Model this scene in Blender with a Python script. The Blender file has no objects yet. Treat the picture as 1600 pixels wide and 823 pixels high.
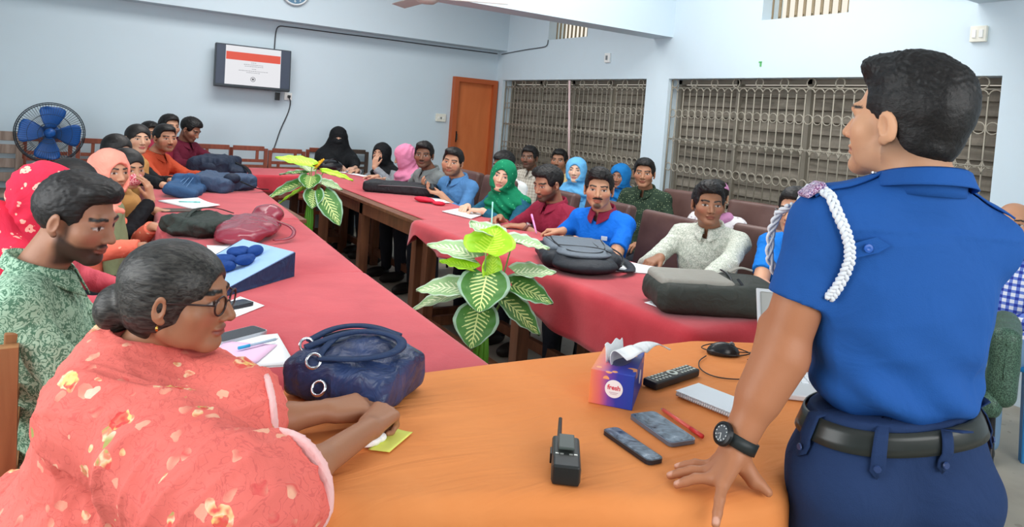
import bpy, bmesh, math, random
import numpy as np
from mathutils import Vector, Matrix

# ------------------------------------------------------------------ camera, world, lights, exposure
SC = bpy.context.scene
COL = SC.collection
random.seed(7)
R_ = math.radians

def cam_setup():
    yaw, pitch, roll = R_(31.958), R_(-1.920), R_(4.486)
    cy, sy, cp, sp = math.cos(yaw), math.sin(yaw), math.cos(pitch), math.sin(pitch)
    fwd = Vector((sy*cp, cy*cp, sp)); right = Vector((cy, -sy, 0)); up = right.cross(fwd)
    r2 = right*math.cos(roll)+up*math.sin(roll); u2 = -right*math.sin(roll)+up*math.cos(roll)
    cd = bpy.data.cameras.new('camera'); co = bpy.data.objects.new('camera', cd); COL.objects.link(co)
    m = Matrix((r2, u2, -fwd)).transposed().to_4x4(); m.translation = (0, 0, 1.45)
    co.matrix_world = m
    cd.sensor_width = 36; cd.lens = 1111.4/1600*36; cd.shift_y = -(411.5-223)/1600
    cd.clip_start = .02
    SC.camera = co
cam_setup()
vs = SC.view_settings
vs.view_transform = 'Standard'; vs.look = 'None'; vs.gamma = 1.0; vs.use_curve_mapping = False
vs.exposure = -0.18
SC.cycles.max_bounces = 6; SC.cycles.diffuse_bounces = 4
SC.cycles.use_denoising = True

W = bpy.data.worlds.new('world'); SC.world = W; W.use_nodes = True
W.node_tree.nodes['Background'].inputs[0].default_value = (1.0, .94, .82, 1)
W.node_tree.nodes['Background'].inputs[1].default_value = 1.15

def area(name, loc, aim, sx, sy, power, col=(1, 1, 1)):
    l = bpy.data.lights.new(name, 'AREA'); l.shape = 'RECTANGLE'; l.size = sx; l.size_y = sy; l.energy = power; l.color = col
    o = bpy.data.objects.new(name, l); COL.objects.link(o); o.location = loc
    o.rotation_euler = (Vector(aim)-Vector(loc)).to_track_quat('-Z', 'Y').to_euler()
    return o
area('ceiling_tube_light', (1.6, 6.2, 3.45), (1.6, 6.2, 0), 2.6, 1.2, 95, (1, .98, .95))  # broad soft fill lights added under the ceiling, out of view
area('ceiling_tube_light', (1.2, 2.6, 3.45), (1.2, 2.6, 0), 2.6, 1.2, 95, (1, .98, .95))
area('ceiling_tube_light', (3.4, 3.4, 3.45), (3.4, 3.4, 0), 1.6, 2.4, 68, (1, .98, .95))
area('window_daylight', (-1.9, 2.2, 1.9), (2.5, 4.0, 1.0), 3.0, 1.8, 105, (.93, .97, 1))  # large fill lights added at the unseen left and front wall openings
area('window_daylight', (1.5, -1.9, 2.0), (2.2, 4.0, 1.0), 3.6, 1.7, 105, (.95, .98, 1))
# ------------------------------------------------------------------ helpers
def lin(c):
    return tuple((x/12.92 if x <= .04045 else ((x+.055)/1.055)**2.4) for x in (v/255 for v in c[:3]))

def thing(name, label, cat, loc=(0, 0, 0), rz=0, group=None):
    o = bpy.data.objects.new(name, None); COL.objects.link(o); o.empty_display_size = .05
    o.location = loc; o.rotation_euler = (0, 0, rz)
    o['label'] = label; o['category'] = cat
    if group: o['group'] = group
    return o
def tag(o, label, cat, group=None):
    o['label'] = label; o['category'] = cat
    if group: o['group'] = group
    return o
def struct(o):
    o['kind'] = 'structure'; return o
def link(name, me, mats, parent=None, loc=None, rz=None):
    o = bpy.data.objects.new(name, me); COL.objects.link(o)
    for m in (mats if isinstance(mats, (list, tuple)) else [mats]): me.materials.append(m)
    if parent is not None: o.parent = parent
    if loc is not None: o.location = loc
    if rz is not None: o.rotation_euler = (0, 0, rz)
    return o
def copy_tree(o, parent=None):
    c = o.copy(); COL.objects.link(c)
    if parent is not None:
        c.parent = parent
        c.matrix_parent_inverse = o.matrix_parent_inverse
    for ch in list(o.children): copy_tree(ch, c)
    return c

def np_mesh(name, V, Fq, smooth=True, col=None):
    me = bpy.data.meshes.new(name)
    V = np.ascontiguousarray(V, np.float32); Fq = np.ascontiguousarray(Fq, np.int32)
    me.vertices.add(len(V)); me.vertices.foreach_set('co', V.ravel())
    k = Fq.shape[1]
    me.loops.add(Fq.size); me.loops.foreach_set('vertex_index', Fq.ravel())
    me.polygons.add(len(Fq)); me.polygons.foreach_set('loop_start', np.arange(0, Fq.size, k, dtype=np.int32))
    me.update(calc_edges=True); me.validate()
    if smooth: me.polygons.foreach_set('use_smooth', np.ones(len(me.polygons), bool))
    if col is not None:
        a = me.color_attributes.new('col', 'FLOAT_COLOR', 'POINT')
        a.data.foreach_set('color', np.concatenate([col, np.ones((len(col), 1))], 1).astype(np.float32).ravel())
    return me

class MB:
    """collects boxes, tubes, prisms, grids into one mesh"""
    def __init__(s): s.bm = bmesh.new()
    def box(s, c, size, rz=0, M=None, bevel=0, seg=2):
        m = Matrix.Translation(c) @ Matrix.Rotation(rz, 4, 'Z')
        if M is not None: m = Matrix.Translation(c) @ M.to_4x4()
        r = bmesh.ops.create_cube(s.bm, size=1, matrix=m @ Matrix.Diagonal((size[0], size[1], size[2], 1)))
        if bevel:
            es = list({e for v in r['verts'] for e in v.link_edges})
            bmesh.ops.bevel(s.bm, geom=es, offset=bevel, segments=seg, profile=.5, affect='EDGES')
        return s
    def bar(s, a, b, w, d, up=(0, 0, 1), bevel=0):
        a, b = Vector(a), Vector(b); z = (b-a); L = z.length; z.normalize()
        x = Vector(up).cross(z)
        if x.length < 1e-4: x = Vector((1, 0, 0)).cross(z)
        x.normalize(); y = z.cross(x)
        return s.box((a+b)/2, (w, d, L), M=Matrix((x, y, z)).transposed(), bevel=bevel)
    def tube(s, pts, r, n=8, closed=False, cap=True, rad=None):
        P = [Vector(p) for p in pts]; m = len(P); rings = []; up = None
        for i in range(m):
            if closed: t = P[(i+1) % m]-P[i-1]
            else: t = P[min(i+1, m-1)]-P[max(i-1, 0)]
            if t.length < 1e-9: t = Vector((0, 0, 1))
            t.normalize()
            if up is None:
                up = Vector((0, 0, 1)) if abs(t.z) < .9 else Vector((1, 0, 0))
            x = up-t*up.dot(t)
            if x.length < 1e-6: x = t.orthogonal()
            x.normalize(); up = x; y = t.cross(x); rr = rad[i] if rad else r
            rings.append([s.bm.verts.new(P[i]+(x*math.cos(2*math.pi*k/n)+y*math.sin(2*math.pi*k/n))*rr) for k in range(n)])
        for i in range(m if closed else m-1):
            A, B = rings[i], rings[(i+1) % m]
            for k in range(n):
                try: s.bm.faces.new((A[k], A[(k+1) % n], B[(k+1) % n], B[k]))
                except ValueError: pass
        if cap and not closed:
            s.bm.faces.new(rings[0][::-1]); s.bm.faces.new(rings[-1])
        return s
    def lathe(s, prof, c=(0, 0, 0), n=32, M=None, a0=0, a1=2*math.pi):
        full = abs(a1-a0-2*math.pi) < 1e-6; N = n if full else n+1; rings = []
        for r, z in prof:
            ring = []
            for k in range(N):
                a = a0+(a1-a0)*k/n; p = Vector((r*math.cos(a), r*math.sin(a), z))
                if M is not None: p = M @ p
                ring.append(s.bm.verts.new(p+Vector(c)))
            rings.append(ring)
        for A, B in zip(rings, rings[1:]):
            for k in range(n if full else n):
                q = (A[k], A[(k+1) % N], B[(k+1) % N], B[k])
                try: s.bm.faces.new(q)
                except ValueError: pass
        return s
    def prism(s, pts, h, M=None):
        """polygon in xy extruded to z=h, then M"""
        M = M or Matrix.Identity(4)
        A = [s.bm.verts.new(M @ Vector((x, y, 0))) for x, y in pts]; B = [s.bm.verts.new(M @ Vector((x, y, h))) for x, y in pts]
        n = len(pts)
        s.bm.faces.new(A[::-1]); s.bm.faces.new(B)
        for k in range(n): s.bm.faces.new((A[k], A[(k+1) % n], B[(k+1) % n], B[k]))
        return s
    def grid(s, fn, nu, nv, closed_u=False):
        V = [[s.bm.verts.new(fn(i/(nu if closed_u else nu-1), j/(nv-1))) for j in range(nv)] for i in range(nu)]
        for i in range(nu if closed_u else nu-1):
            for j in range(nv-1):
                try: s.bm.faces.new((V[i][j], V[(i+1) % nu][j], V[(i+1) % nu][j+1], V[i][j+1]))
                except ValueError: pass
        return s
    def build(s, name, mats, parent=None, smooth=False, loc=None, rz=None, thick=0, sub=0):
        bmesh.ops.recalc_face_normals(s.bm, faces=s.bm.faces)
        me = bpy.data.meshes.new(name); s.bm.to_mesh(me); s.bm.free()
        if smooth:
            me.polygons.foreach_set('use_smooth', np.ones(len(me.polygons), bool))
        o = link(name, me, mats, parent, loc, rz)
        if thick:
            md = o.modifiers.new('t', 'SOLIDIFY'); md.thickness = thick; md.offset = 0
        if sub:
            md = o.modifiers.new('s', 'SUBSURF'); md.levels = sub; md.render_levels = sub
        return o
def rotM(ax, a): return Matrix.Rotation(a, 4, ax)

# ------------------------------------------------------------------ materials
class NT:
    def __init__(s, name, rough=.6, metal=0., spec=.4):
        s.m = bpy.data.materials.new(name); s.m.use_nodes = True; s.t = s.m.node_tree
        s.b = s.t.nodes['Principled BSDF']
        s.b.inputs['Roughness'].default_value = rough; s.b.inputs['Metallic'].default_value = metal
        s.b.inputs['Specular IOR Level'].default_value = spec
        s.co = None
    def node(s, ty, **kw):
        n = s.t.nodes.new('ShaderNode'+ty)
        for k, v in kw.items(): setattr(n, k, v)
        return n
    def put(s, sock, v):
        if v is None: return
        if hasattr(v, 'is_output'): s.t.links.new(v, sock)
        elif isinstance(v, (tuple, list)) and len(v) == 3 and sock.type == 'RGBA': sock.default_value = (*v, 1)
        else: sock.default_value = v
    def obj(s):
        if s.co is None: s.co = s.node('TexCoord').outputs['Object']
        return s.co
    def map(s, scale=(1, 1, 1), rot=(0, 0, 0), loc=(0, 0, 0), vec=None):
        n = s.node('Mapping'); s.put(n.inputs['Vector'], vec or s.obj())
        n.inputs['Scale'].default_value = scale; n.inputs['Rotation'].default_value = rot; n.inputs['Location'].default_value = loc
        return n.outputs[0]
    def noise(s, scale, detail=2, dist=0, vec=None, out=0, rough=.5):
        n = s.node('TexNoise'); s.put(n.inputs['Vector'], vec or s.obj()); n.inputs['Scale'].default_value = scale
        n.inputs['Detail'].default_value = detail; n.inputs['Distortion'].default_value = dist; n.inputs['Roughness'].default_value = rough
        return n.outputs[out]
    def vor(s, scale, vec=None, feature='F1', rnd=1, out='Distance'):
        n = s.node('TexVoronoi', feature=feature); s.put(n.inputs['Vector'], vec or s.obj()); n.inputs['Scale'].default_value = scale
        n.inputs['Randomness'].default_value = rnd
        return n.outputs[out]
    def wave(s, scale, dist=0, vec=None, dir='X', dscale=1, detail=2):
        n = s.node('TexWave', bands_direction=dir); s.put(n.inputs['Vector'], vec or s.obj()); n.inputs['Scale'].default_value = scale
        n.inputs['Distortion'].default_value = dist; n.inputs['Detail Scale'].default_value = dscale; n.inputs['Detail'].default_value = detail
        return n.outputs['Fac']
    def warp(s, scale, amt, vec=None):
        v = vec or s.obj(); n = s.noise(scale, 2, vec=v, out='Color')
        a = s.node('VectorMath', operation='MULTIPLY_ADD'); s.put(a.inputs[0], n); a.inputs[1].default_value = (amt,)*3; s.put(a.inputs[2], v)
        return a.outputs[0]
    def ramp(s, fac, stops, interp='LINEAR'):
        n = s.node('ValToRGB'); s.put(n.inputs[0], fac); cr = n.color_ramp; cr.interpolation = interp
        while len(cr.elements) < len(stops): cr.elements.new(.5)
        for e, (p, c) in zip(cr.elements, stops):
            e.position = p; e.color = (c, c, c, 1) if isinstance(c, (int, float)) else (*lin(c), 1)
        return n.outputs[0]
    def math(s, op, a, b=None, c=None):
        n = s.node('Math', operation=op); s.put(n.inputs[0], a); s.put(n.inputs[1], b)
        if c is not None: s.put(n.inputs[2], c)
        return n.outputs[0]
    def mix(s, fac, a, b, blend='MIX'):
        n = s.node('Mix', data_type='RGBA', blend_type=blend)
        s.put(n.inputs['Factor'], fac); s.put(n.inputs[6], a); s.put(n.inputs[7], b)
        return n.outputs[2]
    def base(s, c):
        s.put(s.b.inputs['Base Color'], c); return s
    def bump(s, h, strength=.3, dist=.01):
        n = s.node('Bump'); n.inputs['Strength'].default_value = strength; n.inputs['Distance'].default_value = dist
        s.put(n.inputs['Height'], h); s.put(s.b.inputs['Normal'], n.outputs[0]); return s
MATS = {}
def mat(name, col, rough=.6, metal=0., spec=.4, var=None, bump=None, emit=None, trans=0):
    if name in MATS: return MATS[name]
    t = NT(name, rough, metal, spec); c = lin(col)
    if var:
        sc, amt = var
        f = t.noise(sc, 4)
        d = tuple(x*(1-amt) for x in c); l = tuple(min(1, x*(1+amt)) for x in c)
        t.base(t.mix(f, d, l))
    else: t.base(c)
    if bump: t.bump(t.noise(bump[0], 4), bump[1], bump[2] if len(bump) > 2 else .005)
    if emit:
        t.b.inputs['Emission Color'].default_value = (*lin(emit[0]), 1); t.b.inputs['Emission Strength'].default_value = emit[1]
    if trans:
        t.b.inputs['Transmission Weight'].default_value = trans
    MATS[name] = t.m
    return t.m
def fabric(name, col, rough=.85, weave=420, folds=11, fold=.5, var=.1):
    """plain cloth: slight tone variation, fine weave, soft folds"""
    if name in MATS: return MATS[name]
    t = NT(name, rough, 0, .2); c = lin(col)
    f = t.noise(9, 4)
    t.base(t.mix(f, tuple(x*(1-var) for x in c), tuple(min(1, x*(1+var)) for x in c)))
    w = t.noise(folds, 3, 1.2); n = t.noise(weave, 1)
    t.bump(t.math('ADD', t.math('MULTIPLY', w, 1.0), t.math('MULTIPLY', n, .05)), fold, .02)
    MATS[name] = t.m
    return t.m
def wood(name, dark, light, scale=14, rough=.45):
    if name in MATS: return MATS[name]
    t = NT(name, rough, 0, .4)
    v = t.map((1, 1, .12))
    f = t.noise(scale, 5, 1.5, vec=v)
    t.base(t.ramp(f, [(.3, dark), (.7, light)])); t.bump(f, .15, .003)
    MATS[name] = t.m
    return t.m

# ------------------------------------------------------------------ implicit-surface engine (smooth unions meshed by surface nets)
def v3(p): return np.array(p, np.float64)
def nrm(v):
    v = v3(v); return v/max(np.linalg.norm(v), 1e-9)
def cap(a, b, ra, rb=None):
    a, b = v3(a), v3(b); rb = ra if rb is None else rb; ab = b-a; L2 = max(float(ab@ab), 1e-12); m = max(ra, rb)
    def fn(X, Y, Z):
        px, py, pz = X-a[0], Y-a[1], Z-a[2]
        t = np.clip((px*ab[0]+py*ab[1]+pz*ab[2])/L2, 0, 1)
        return np.sqrt((px-t*ab[0])**2+(py-t*ab[1])**2+(pz-t*ab[2])**2)-(ra+(rb-ra)*t)
    return fn, np.minimum(a, b)-m, np.maximum(a, b)+m
def ecap(a, b, ra, rb, n, q):
    """capsule flattened by factor q along unit n"""
    a, b, n = v3(a), v3(b), nrm(n); ab = b-a; ab = ab-n*(ab@n)*(1-1/q); L2 = max(float(ab@ab), 1e-12); m = max(ra, rb)
    def fn(X, Y, Z):
        px, py, pz = X-a[0], Y-a[1], Z-a[2]
        e = (px*n[0]+py*n[1]+pz*n[2])*(1/q-1)
        px, py, pz = px+n[0]*e, py+n[1]*e, pz+n[2]*e
        t = np.clip((px*ab[0]+py*ab[1]+pz*ab[2])/L2, 0, 1)
        return (np.sqrt((px-t*ab[0])**2+(py-t*ab[1])**2+(pz-t*ab[2])**2)-(ra+(rb-ra)*t))*min(1, .5+q*.5)
    return fn, np.minimum(a, b)-m, np.maximum(a, b)+m
def ell(c, r, M=None):
    c, r = v3(c), v3(r); M = np.eye(3) if M is None else np.asarray(M)
    ext = np.sqrt(((M*r)**2).sum(1))
    def fn(X, Y, Z):
        px, py, pz = X-c[0], Y-c[1], Z-c[2]
        q = [px*M[0, i]+py*M[1, i]+pz*M[2, i] for i in range(3)]
        k0 = np.sqrt((q[0]/r[0])**2+(q[1]/r[1])**2+(q[2]/r[2])**2)+1e-9
        k1 = np.sqrt((q[0]/r[0]**2)**2+(q[1]/r[1]**2)**2+(q[2]/r[2]**2)**2)+1e-9
        return k0*(k0-1)/k1
    return fn, c-ext, c+ext
def rbox(c, half, r, M=None):
    c, half = v3(c), v3(half)-r; M = np.eye(3) if M is None else np.asarray(M)
    ext = (np.abs(M)*(half+r)).sum(1)
    def fn(X, Y, Z):
        px, py, pz = X-c[0], Y-c[1], Z-c[2]
        q = [np.abs(px*M[0, i]+py*M[1, i]+pz*M[2, i])-half[i] for i in range(3)]
        o = np.sqrt(np.maximum(q[0], 0)**2+np.maximum(q[1], 0)**2+np.maximum(q[2], 0)**2)
        return o+np.minimum(np.maximum(q[0], np.maximum(q[1], q[2])), 0)-r
    return fn, c-ext, c+ext
def cut(prim, p, n):
    """prim intersected with the half-space (x-p).n <= 0"""
    f, lo, hi = prim; p, n = v3(p), nrm(n)
    return (lambda X, Y, Z: np.maximum(f(X, Y, Z), (X-p[0])*n[0]+(Y-p[1])*n[1]+(Z-p[2])*n[2])), lo, hi
Q = 1.0   # mesh coarseness multiplier
class Field:
    def __init__(s, h): s.h = h*Q; s.ops = []; s.planes = []
    def add(s, prim, k=0.): s.ops.append(('u', prim, k)); return s
    def sub(s, prim, k=0.): s.ops.append(('s', prim, k)); return s
    def plane(s, p, n): s.planes.append((v3(p), nrm(n))); return s
    def mesh(s):
        us = [p for o, p, k in s.ops if o == 'u']; h = s.h
        lo = np.min([p[1] for p in us], 0)-3*h; hi = np.max([p[2] for p in us], 0)+3*h
        n = np.ceil((hi-lo)/h).astype(int)+1
        f = np.full(n, 1., np.float32)
        ax = [(lo[i]+h*np.arange(n[i])).astype(np.float32) for i in range(3)]
        for op, (fn, plo, phi), k in s.ops:
            pad = k+2.5*h
            i0 = np.clip(np.floor((plo-pad-lo)/h).astype(int), 0, n); i1 = np.clip(np.ceil((phi+pad-lo)/h).astype(int)+1, 0, n)
            if (i1 <= i0).any(): continue
            sl = tuple(slice(a, b) for a, b in zip(i0, i1))
            d = fn(ax[0][sl[0]][:, None, None], ax[1][sl[1]][None, :, None], ax[2][sl[2]][None, None, :]).astype(np.float32)
            A = f[sl]
            if op == 'u':
                if k > 0:
                    hh = np.maximum(k-np.abs(A-d), 0)/k; f[sl] = np.minimum(A, d)-hh*hh*k*.25
                else: f[sl] = np.minimum(A, d)
            else:
                d = -d
                if k > 0:
                    hh = np.maximum(k-np.abs(A-d), 0)/k; f[sl] = np.maximum(A, d)+hh*hh*k*.25
                else: f[sl] = np.maximum(A, d)
        for p, nn in s.planes:
            d = (ax[0]-p[0])[:, None, None]*nn[0]+(ax[1]-p[1])[None, :, None]*nn[1]+(ax[2]-p[2])[None, None, :]*nn[2]
            f = np.maximum(f, d.astype(np.float32))
        return surf_nets(f, lo, h)
def surf_nets(f, lo, h):
    s = f < 0
    a = s[:-1]; 
    c = [s[i:s.shape[0]-1+i, j:s.shape[1]-1+j, k:s.shape[2]-1+k] for i in (0, 1) for j in (0, 1) for k in (0, 1)]
    alls = c[0].copy(); anys = c[0].copy()
    for q in c[1:]: alls &= q; anys |= q
    act = anys & ~alls
    idx = np.argwhere(act)
    I = np.full(act.shape, -1, np.int32); I[act] = np.arange(len(idx))
    P = np.zeros((len(idx), 3)); W_ = np.zeros(len(idx))
    corner = np.array([(i, j, k) for i in (0, 1) for j in (0, 1) for k in (0, 1)])
    vals = np.stack([f[idx[:, 0]+o[0], idx[:, 1]+o[1], idx[:, 2]+o[2]] for o in corner], 1)
    for x in range(8):
        for y in range(x+1, 8):
            if np.abs(corner[x]-corner[y]).sum() != 1: continue
            va, vb = vals[:, x], vals[:, y]; m = (va < 0) != (vb < 0)
            t = np.where(m, va/np.where(m, va-vb, 1), 0)
            P += m[:, None]*(corner[x]+t[:, None]*(corner[y]-corner[x])); W_ += m
    V = lo+h*(idx+P/W_[:, None])
    quads = []
    for axn in range(3):
        u, w = (axn+1) % 3, (axn+2) % 3
        sl0 = [slice(None)]*3; sl1 = [slice(None)]*3
        sl0[axn] = slice(0, -1); sl1[axn] = slice(1, None)
        A = s[tuple(sl0)]; B = s[tuple(sl1)]
        e = np.argwhere(A != B)
        ok = (e[:, u] > 0) & (e[:, w] > 0) & (e[:, u] < s.shape[u]-1) & (e[:, w] < s.shape[w]-1)
        e = e[ok]; ins = A[e[:, 0], e[:, 1], e[:, 2]]
        def at(du, dw):
            q = e.copy(); q[:, u] += du; q[:, w] += dw
            return I[q[:, 0], q[:, 1], q[:, 2]]
        q = np.stack([at(-1, -1), at(0, -1), at(0, 0), at(-1, 0)], 1)
        q[~ins] = q[~ins][:, ::-1]
        quads.append(q)
    Qd = np.concatenate(quads)
    return V, Qd[(Qd >= 0).all(1)]
def vnormals(V, F):
    n = np.cross(V[F[:, 2]]-V[F[:, 0]], V[F[:, 3]]-V[F[:, 1]]); N = np.zeros_like(V)
    for i in range(4): np.add.at(N, F[:, i], n)
    return N/np.maximum(np.linalg.norm(N, axis=1, keepdims=True), 1e-12)
def waves(V, seed, freq, n=5, stretch=(1, 1, 1)):
    r = np.random.RandomState(seed); o = np.zeros(len(V)); S = np.array(stretch)
    for i in range(n):
        d = r.normal(size=3); d /= np.linalg.norm(d); f = freq*r.uniform(.6, 1.6)
        w = 1.2*np.sin(V@(r.normal(size=3)*freq*.35)+r.uniform(0, 6))
        o += np.sin((V*S)@d*f+r.uniform(0, 6)+w)
    return o/n
def folds(V, seed, freq, n=5, stretch=(1, 1, 1)):
    """creased cloth: sharp ridges with soft valleys"""
    r = np.random.RandomState(seed); o = np.zeros(len(V)); S = np.array(stretch)
    for i in range(n):
        d = r.normal(size=3); d /= np.linalg.norm(d); f = freq*r.uniform(.6, 1.7)
        w = 1.5*np.sin(V@(r.normal(size=3)*freq*.3)+r.uniform(0, 6)); m = .5+.5*np.sin(V@(r.normal(size=3)*freq*.25)+r.uniform(0, 6))
        o += ((1-np.abs(np.sin((V*S)@d*f*.5+r.uniform(0, 6)+w)))**1.6-.38)*(.3+m)
    return o/n*1.6
def smooth_mesh(V, F, it=1):
    for _ in range(it):
        S = np.zeros_like(V); C = np.zeros(len(V))
        for i in range(4):
            a, b = F[:, i], F[:, (i+1) % 4]
            np.add.at(S, a, V[b]); np.add.at(S, b, V[a]); np.add.at(C, a, 1); np.add.at(C, b, 1)
        V = V*.4+.6*S/np.maximum(C, 1)[:, None]
    return V
def field_obj(name, F, m, parent, disp=None, smooth=0, **kw):
    V, f = F.mesh()
    if smooth: V = smooth_mesh(V, f, smooth)
    if disp is not None:
        V = V+vnormals(V, f)*disp(V)[:, None]
    return link(name, np_mesh(name, V, f), m, parent, **kw)
# ------------------------------------------------------------------ room shell
def paint(name, col):
    t = NT(name, .75, 0, .2); c = lin(col)
    f = t.noise(1.3, 4, .4); g = t.noise(14, 3)
    a = t.mix(f, tuple(x*.95 for x in c), tuple(min(1, x*1.04) for x in c))
    t.base(t.mix(t.math('MULTIPLY', g, .12), a, lin((205, 205, 200)))); t.bump(g, .04, .01)
    return t.m
PAINT = paint('pale_blue_paint', (196, 213, 223))
PAINT_R = paint('light_blue_paint', (206, 223, 233))
PAINT_BEAM = paint('grey_blue_paint', (176, 192, 203))
CEIL = paint('ceiling_paint', (214, 219, 222))
DW, XW, YB, ZC = -2.4, 4.797, 8.2, 3.6   # left wall, right wall, back wall, ceiling
YF = -2.2

def floor_mat():
    t = NT('worn_concrete', .55, 0, .3)
    f = t.noise(2.2, 6, .5); g = t.noise(38, 3); k = t.vor(9, vec=t.warp(3, .25))
    a = t.ramp(f, [(.3, (150, 143, 130)), (.7, (182, 175, 160))])
    t.base(t.mix(t.math('MULTIPLY', t.math('LESS_THAN', k, .12), .35), a, lin((110, 98, 84)))); t.bump(g, .08, .004)
    return t.m
fl = MB().box(((DW+XW)/2, (YF+YB)/2, -.05), (XW-DW+.6, YB-YF+.6, .1)).build('floor', floor_mat()); struct(fl)
ce = MB().box(((DW+XW)/2, (YF+YB)/2, ZC+.05), (XW-DW+.6, YB-YF+.6, .1)).build('ceiling', CEIL); struct(ce)

def wall(name, m, axis, pos, a0, a1, z0, z1, holes, th, sgn):
    """wall in a plane; holes = [(a0,a1,z0,z1)]; thickness grows away from the room"""
    A = sorted({a0, a1, *[v for h in holes for v in h[:2]]}); Z = sorted({z0, z1, *[v for h in holes for v in h[2:]]})
    mb = MB()
    for i in range(len(A)-1):
        for j in range(len(Z)-1):
            ca, cz = (A[i]+A[i+1])/2, (Z[j]+Z[j+1])/2
            if any(h[0] < ca < h[1] and h[2] < cz < h[3] for h in holes): continue
            c = pos+sgn*th/2
            if axis == 'X': mb.box((c, ca, cz), (th, A[i+1]-A[i], Z[j+1]-Z[j]))
            else: mb.box((ca, c, cz), (A[i+1]-A[i], th, Z[j+1]-Z[j]))
    bmesh.ops.remove_doubles(mb.bm, verts=mb.bm.verts, dist=1e-5)
    seen = {}
    for f in list(mb.bm.faces):
        k = tuple(round(x, 4) for x in f.calc_center_median()); seen.setdefault(k, []).append(f)
    bmesh.ops.delete(mb.bm, geom=[f for v in seen.values() if len(v) > 1 for f in v], context='FACES')
    return struct(mb.build(name, m))
W1 = (5.285, 8.035, .80, 1.947); W2 = (2.13, 4.98, .80, 1.945)
V1 = (6.30, 7.06, 2.42, 2.85); V2 = (3.19, 3.96, 2.42, 2.95)
wall('wall_right', PAINT_R, 'X', XW, YF, YB+.3, 0, ZC, [W1, W2, V1, V2], .25, 1)
wall('wall_back', PAINT, 'Y', YB, DW-.3, XW, 0, ZC, [], .25, 1)
wall('wall_left', PAINT, 'X', DW, YF, YB, 0, ZC, [(.8, 3.6, 1.0, 2.6)], .25, -1)
wall('wall_front', PAINT, 'Y', YF, DW-.25, XW+.25, 0, ZC, [(-.3, 3.3, 1.1, 2.7)], .25, -1)
# the ledge beam along the back wall and the deep ceiling beam that crosses the room
struct(MB().box(((DW+XW)/2, YB-.11, (2.325+ZC)/2), (XW-DW, .22, ZC-2.325)).build('trim_1', PAINT))
struct(MB().box(((DW+XW)/2, 5.1, (2.335+ZC)/2), (XW-DW, .26, ZC-2.335)).build('trim_2', PAINT_R))
struct(MB().box(((DW+XW)/2, 2.18, (2.40+ZC)/2), (XW-DW, .26, ZC-2.40)).build('trim_3', PAINT_R))

# ------------------------------------------------------------------ windows with iron grilles and closed shutters
IRON = mat('iron_grille_paint', (160, 154, 140), .55, .2, .4, var=(30, .15))
def shutter_mat():
    t = NT('weathered_shutter', .7, 0, .25)
    f = t.noise(5, 5, 1.0, vec=t.map((.3, .5, 3))); g = t.noise(60, 3, vec=t.map((1, 1, .3)))
    t.base(t.mix(t.math('MULTIPLY', g, .5), t.ramp(f, [(.3, (98, 92, 82)), (.7, (150, 142, 129))]), lin((84, 79, 71))))
    t.bump(f, .25, .02); return t.m
SHUT = shutter_mat()
FRAMEP = mat('window_frame_paint', (165, 176, 182), .6)
def grille(y0, y1, root):
    """round-headed bars, three rings rows and a crossed-arch band, as one welded grille"""
    x = XW+.045; n = int(round((y1-y0)/.0815)); p = (y1-y0)/n; mb = MB(); r = .0048
    zt, zc1, zm, zc2, zb = 1.866, 1.622, 1.385, 1.117, .845
    def arch(ya, yb, z, up, h=.04):
        c = (ya+yb)/2; R = (yb-ya)/2
        return [(x, c+R*math.cos(math.pi*k/8), z+(1 if up else -1)*h*math.sin(math.pi*k/8)) for k in range(9)]
    for z in (zt, zm, zb-.035): mb.bar((x, y0, z), (x, y1, z), .008, .008)
    for i in range(n):
        a, b = y0+i*p, y0+(i+1)*p; c = (a+b)/2
        mb.tube(arch(a, b, zt-.045, True), r, 5)
        mb.tube(arch(a, b, zm-.05, True, .05), r, 5); mb.tube(arch(a, b, zm+.04, False, .05), r, 5)
        for zz in (zc1, zc2, zb):
            if zz == zb and i % 2: pass
            mb.tube([(x, c+.037*math.cos(2*math.pi*k/14), zz+.037*math.sin(2*math.pi*k/14)) for k in range(14)], r, 5, closed=True)
        if i % 3 == 1:
            mb.tube([(x, c+.038*math.cos(2*math.pi*k/14), zt+.04+.038*math.sin(2*math.pi*k/14)) for k in range(14)], r*1.1, 5, closed=True)
        if i: mb.bar((x, a, zb-.03), (x, a, zt-.045), .008, .007)
        for zz in ((zt+zc1)/2,): pass
    for y in (y0+.006, y1-.006): mb.bar((x, y, W1[2]), (x, y, W1[3]-.01), .012, .012)
    mb.build('grille', IRON, root, smooth=True)
def window(no, rect):
    y0, y1, z0, z1 = rect
    root = bpy.data.objects.new('window_%d' % no, None); COL.objects.link(root); struct(root)
    fr = MB()
    for z in (z0+.02, z1-.02): fr.box((XW+.17, (y0+y1)/2, z), (.06, y1-y0, .04))
    k = 4
    for i in range(k+1): fr.box((XW+.17, y0+.02+(y1-y0-.04)*i/k, (z0+z1)/2), (.06, .04, z1-z0))
    fr.build('window_frame', mat('shutter_frame_paint', (128, 122, 110), .6), root)
    for i in range(k):
        a, b = y0+(y1-y0)*i/k+.03, y0+(y1-y0)*(i+1)/k-.03
        mb = MB(); nz = 11
        for j in range(nz):
            z = z0+.05+(z1-z0-.1)*(j+.5)/nz
            mb.box((XW+.18, (a+b)/2, z), (.012, b-a, (z1-z0-.1)/nz*1.12), M=rotM('Y', R_(16)).to_3x3())
        mb.build('shutter', SHUT, root)
    grille(y0+.004, y1-.004, root)
    MB().box((XW+.13, (y0+y1)/2, z0-.012), (.30, y1-y0+.02, .03), bevel=.004).build('window_sill', mat('sill_stone', (164, 158, 145), .6), root)
    return root
window(1, W1); window(2, W2)
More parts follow.
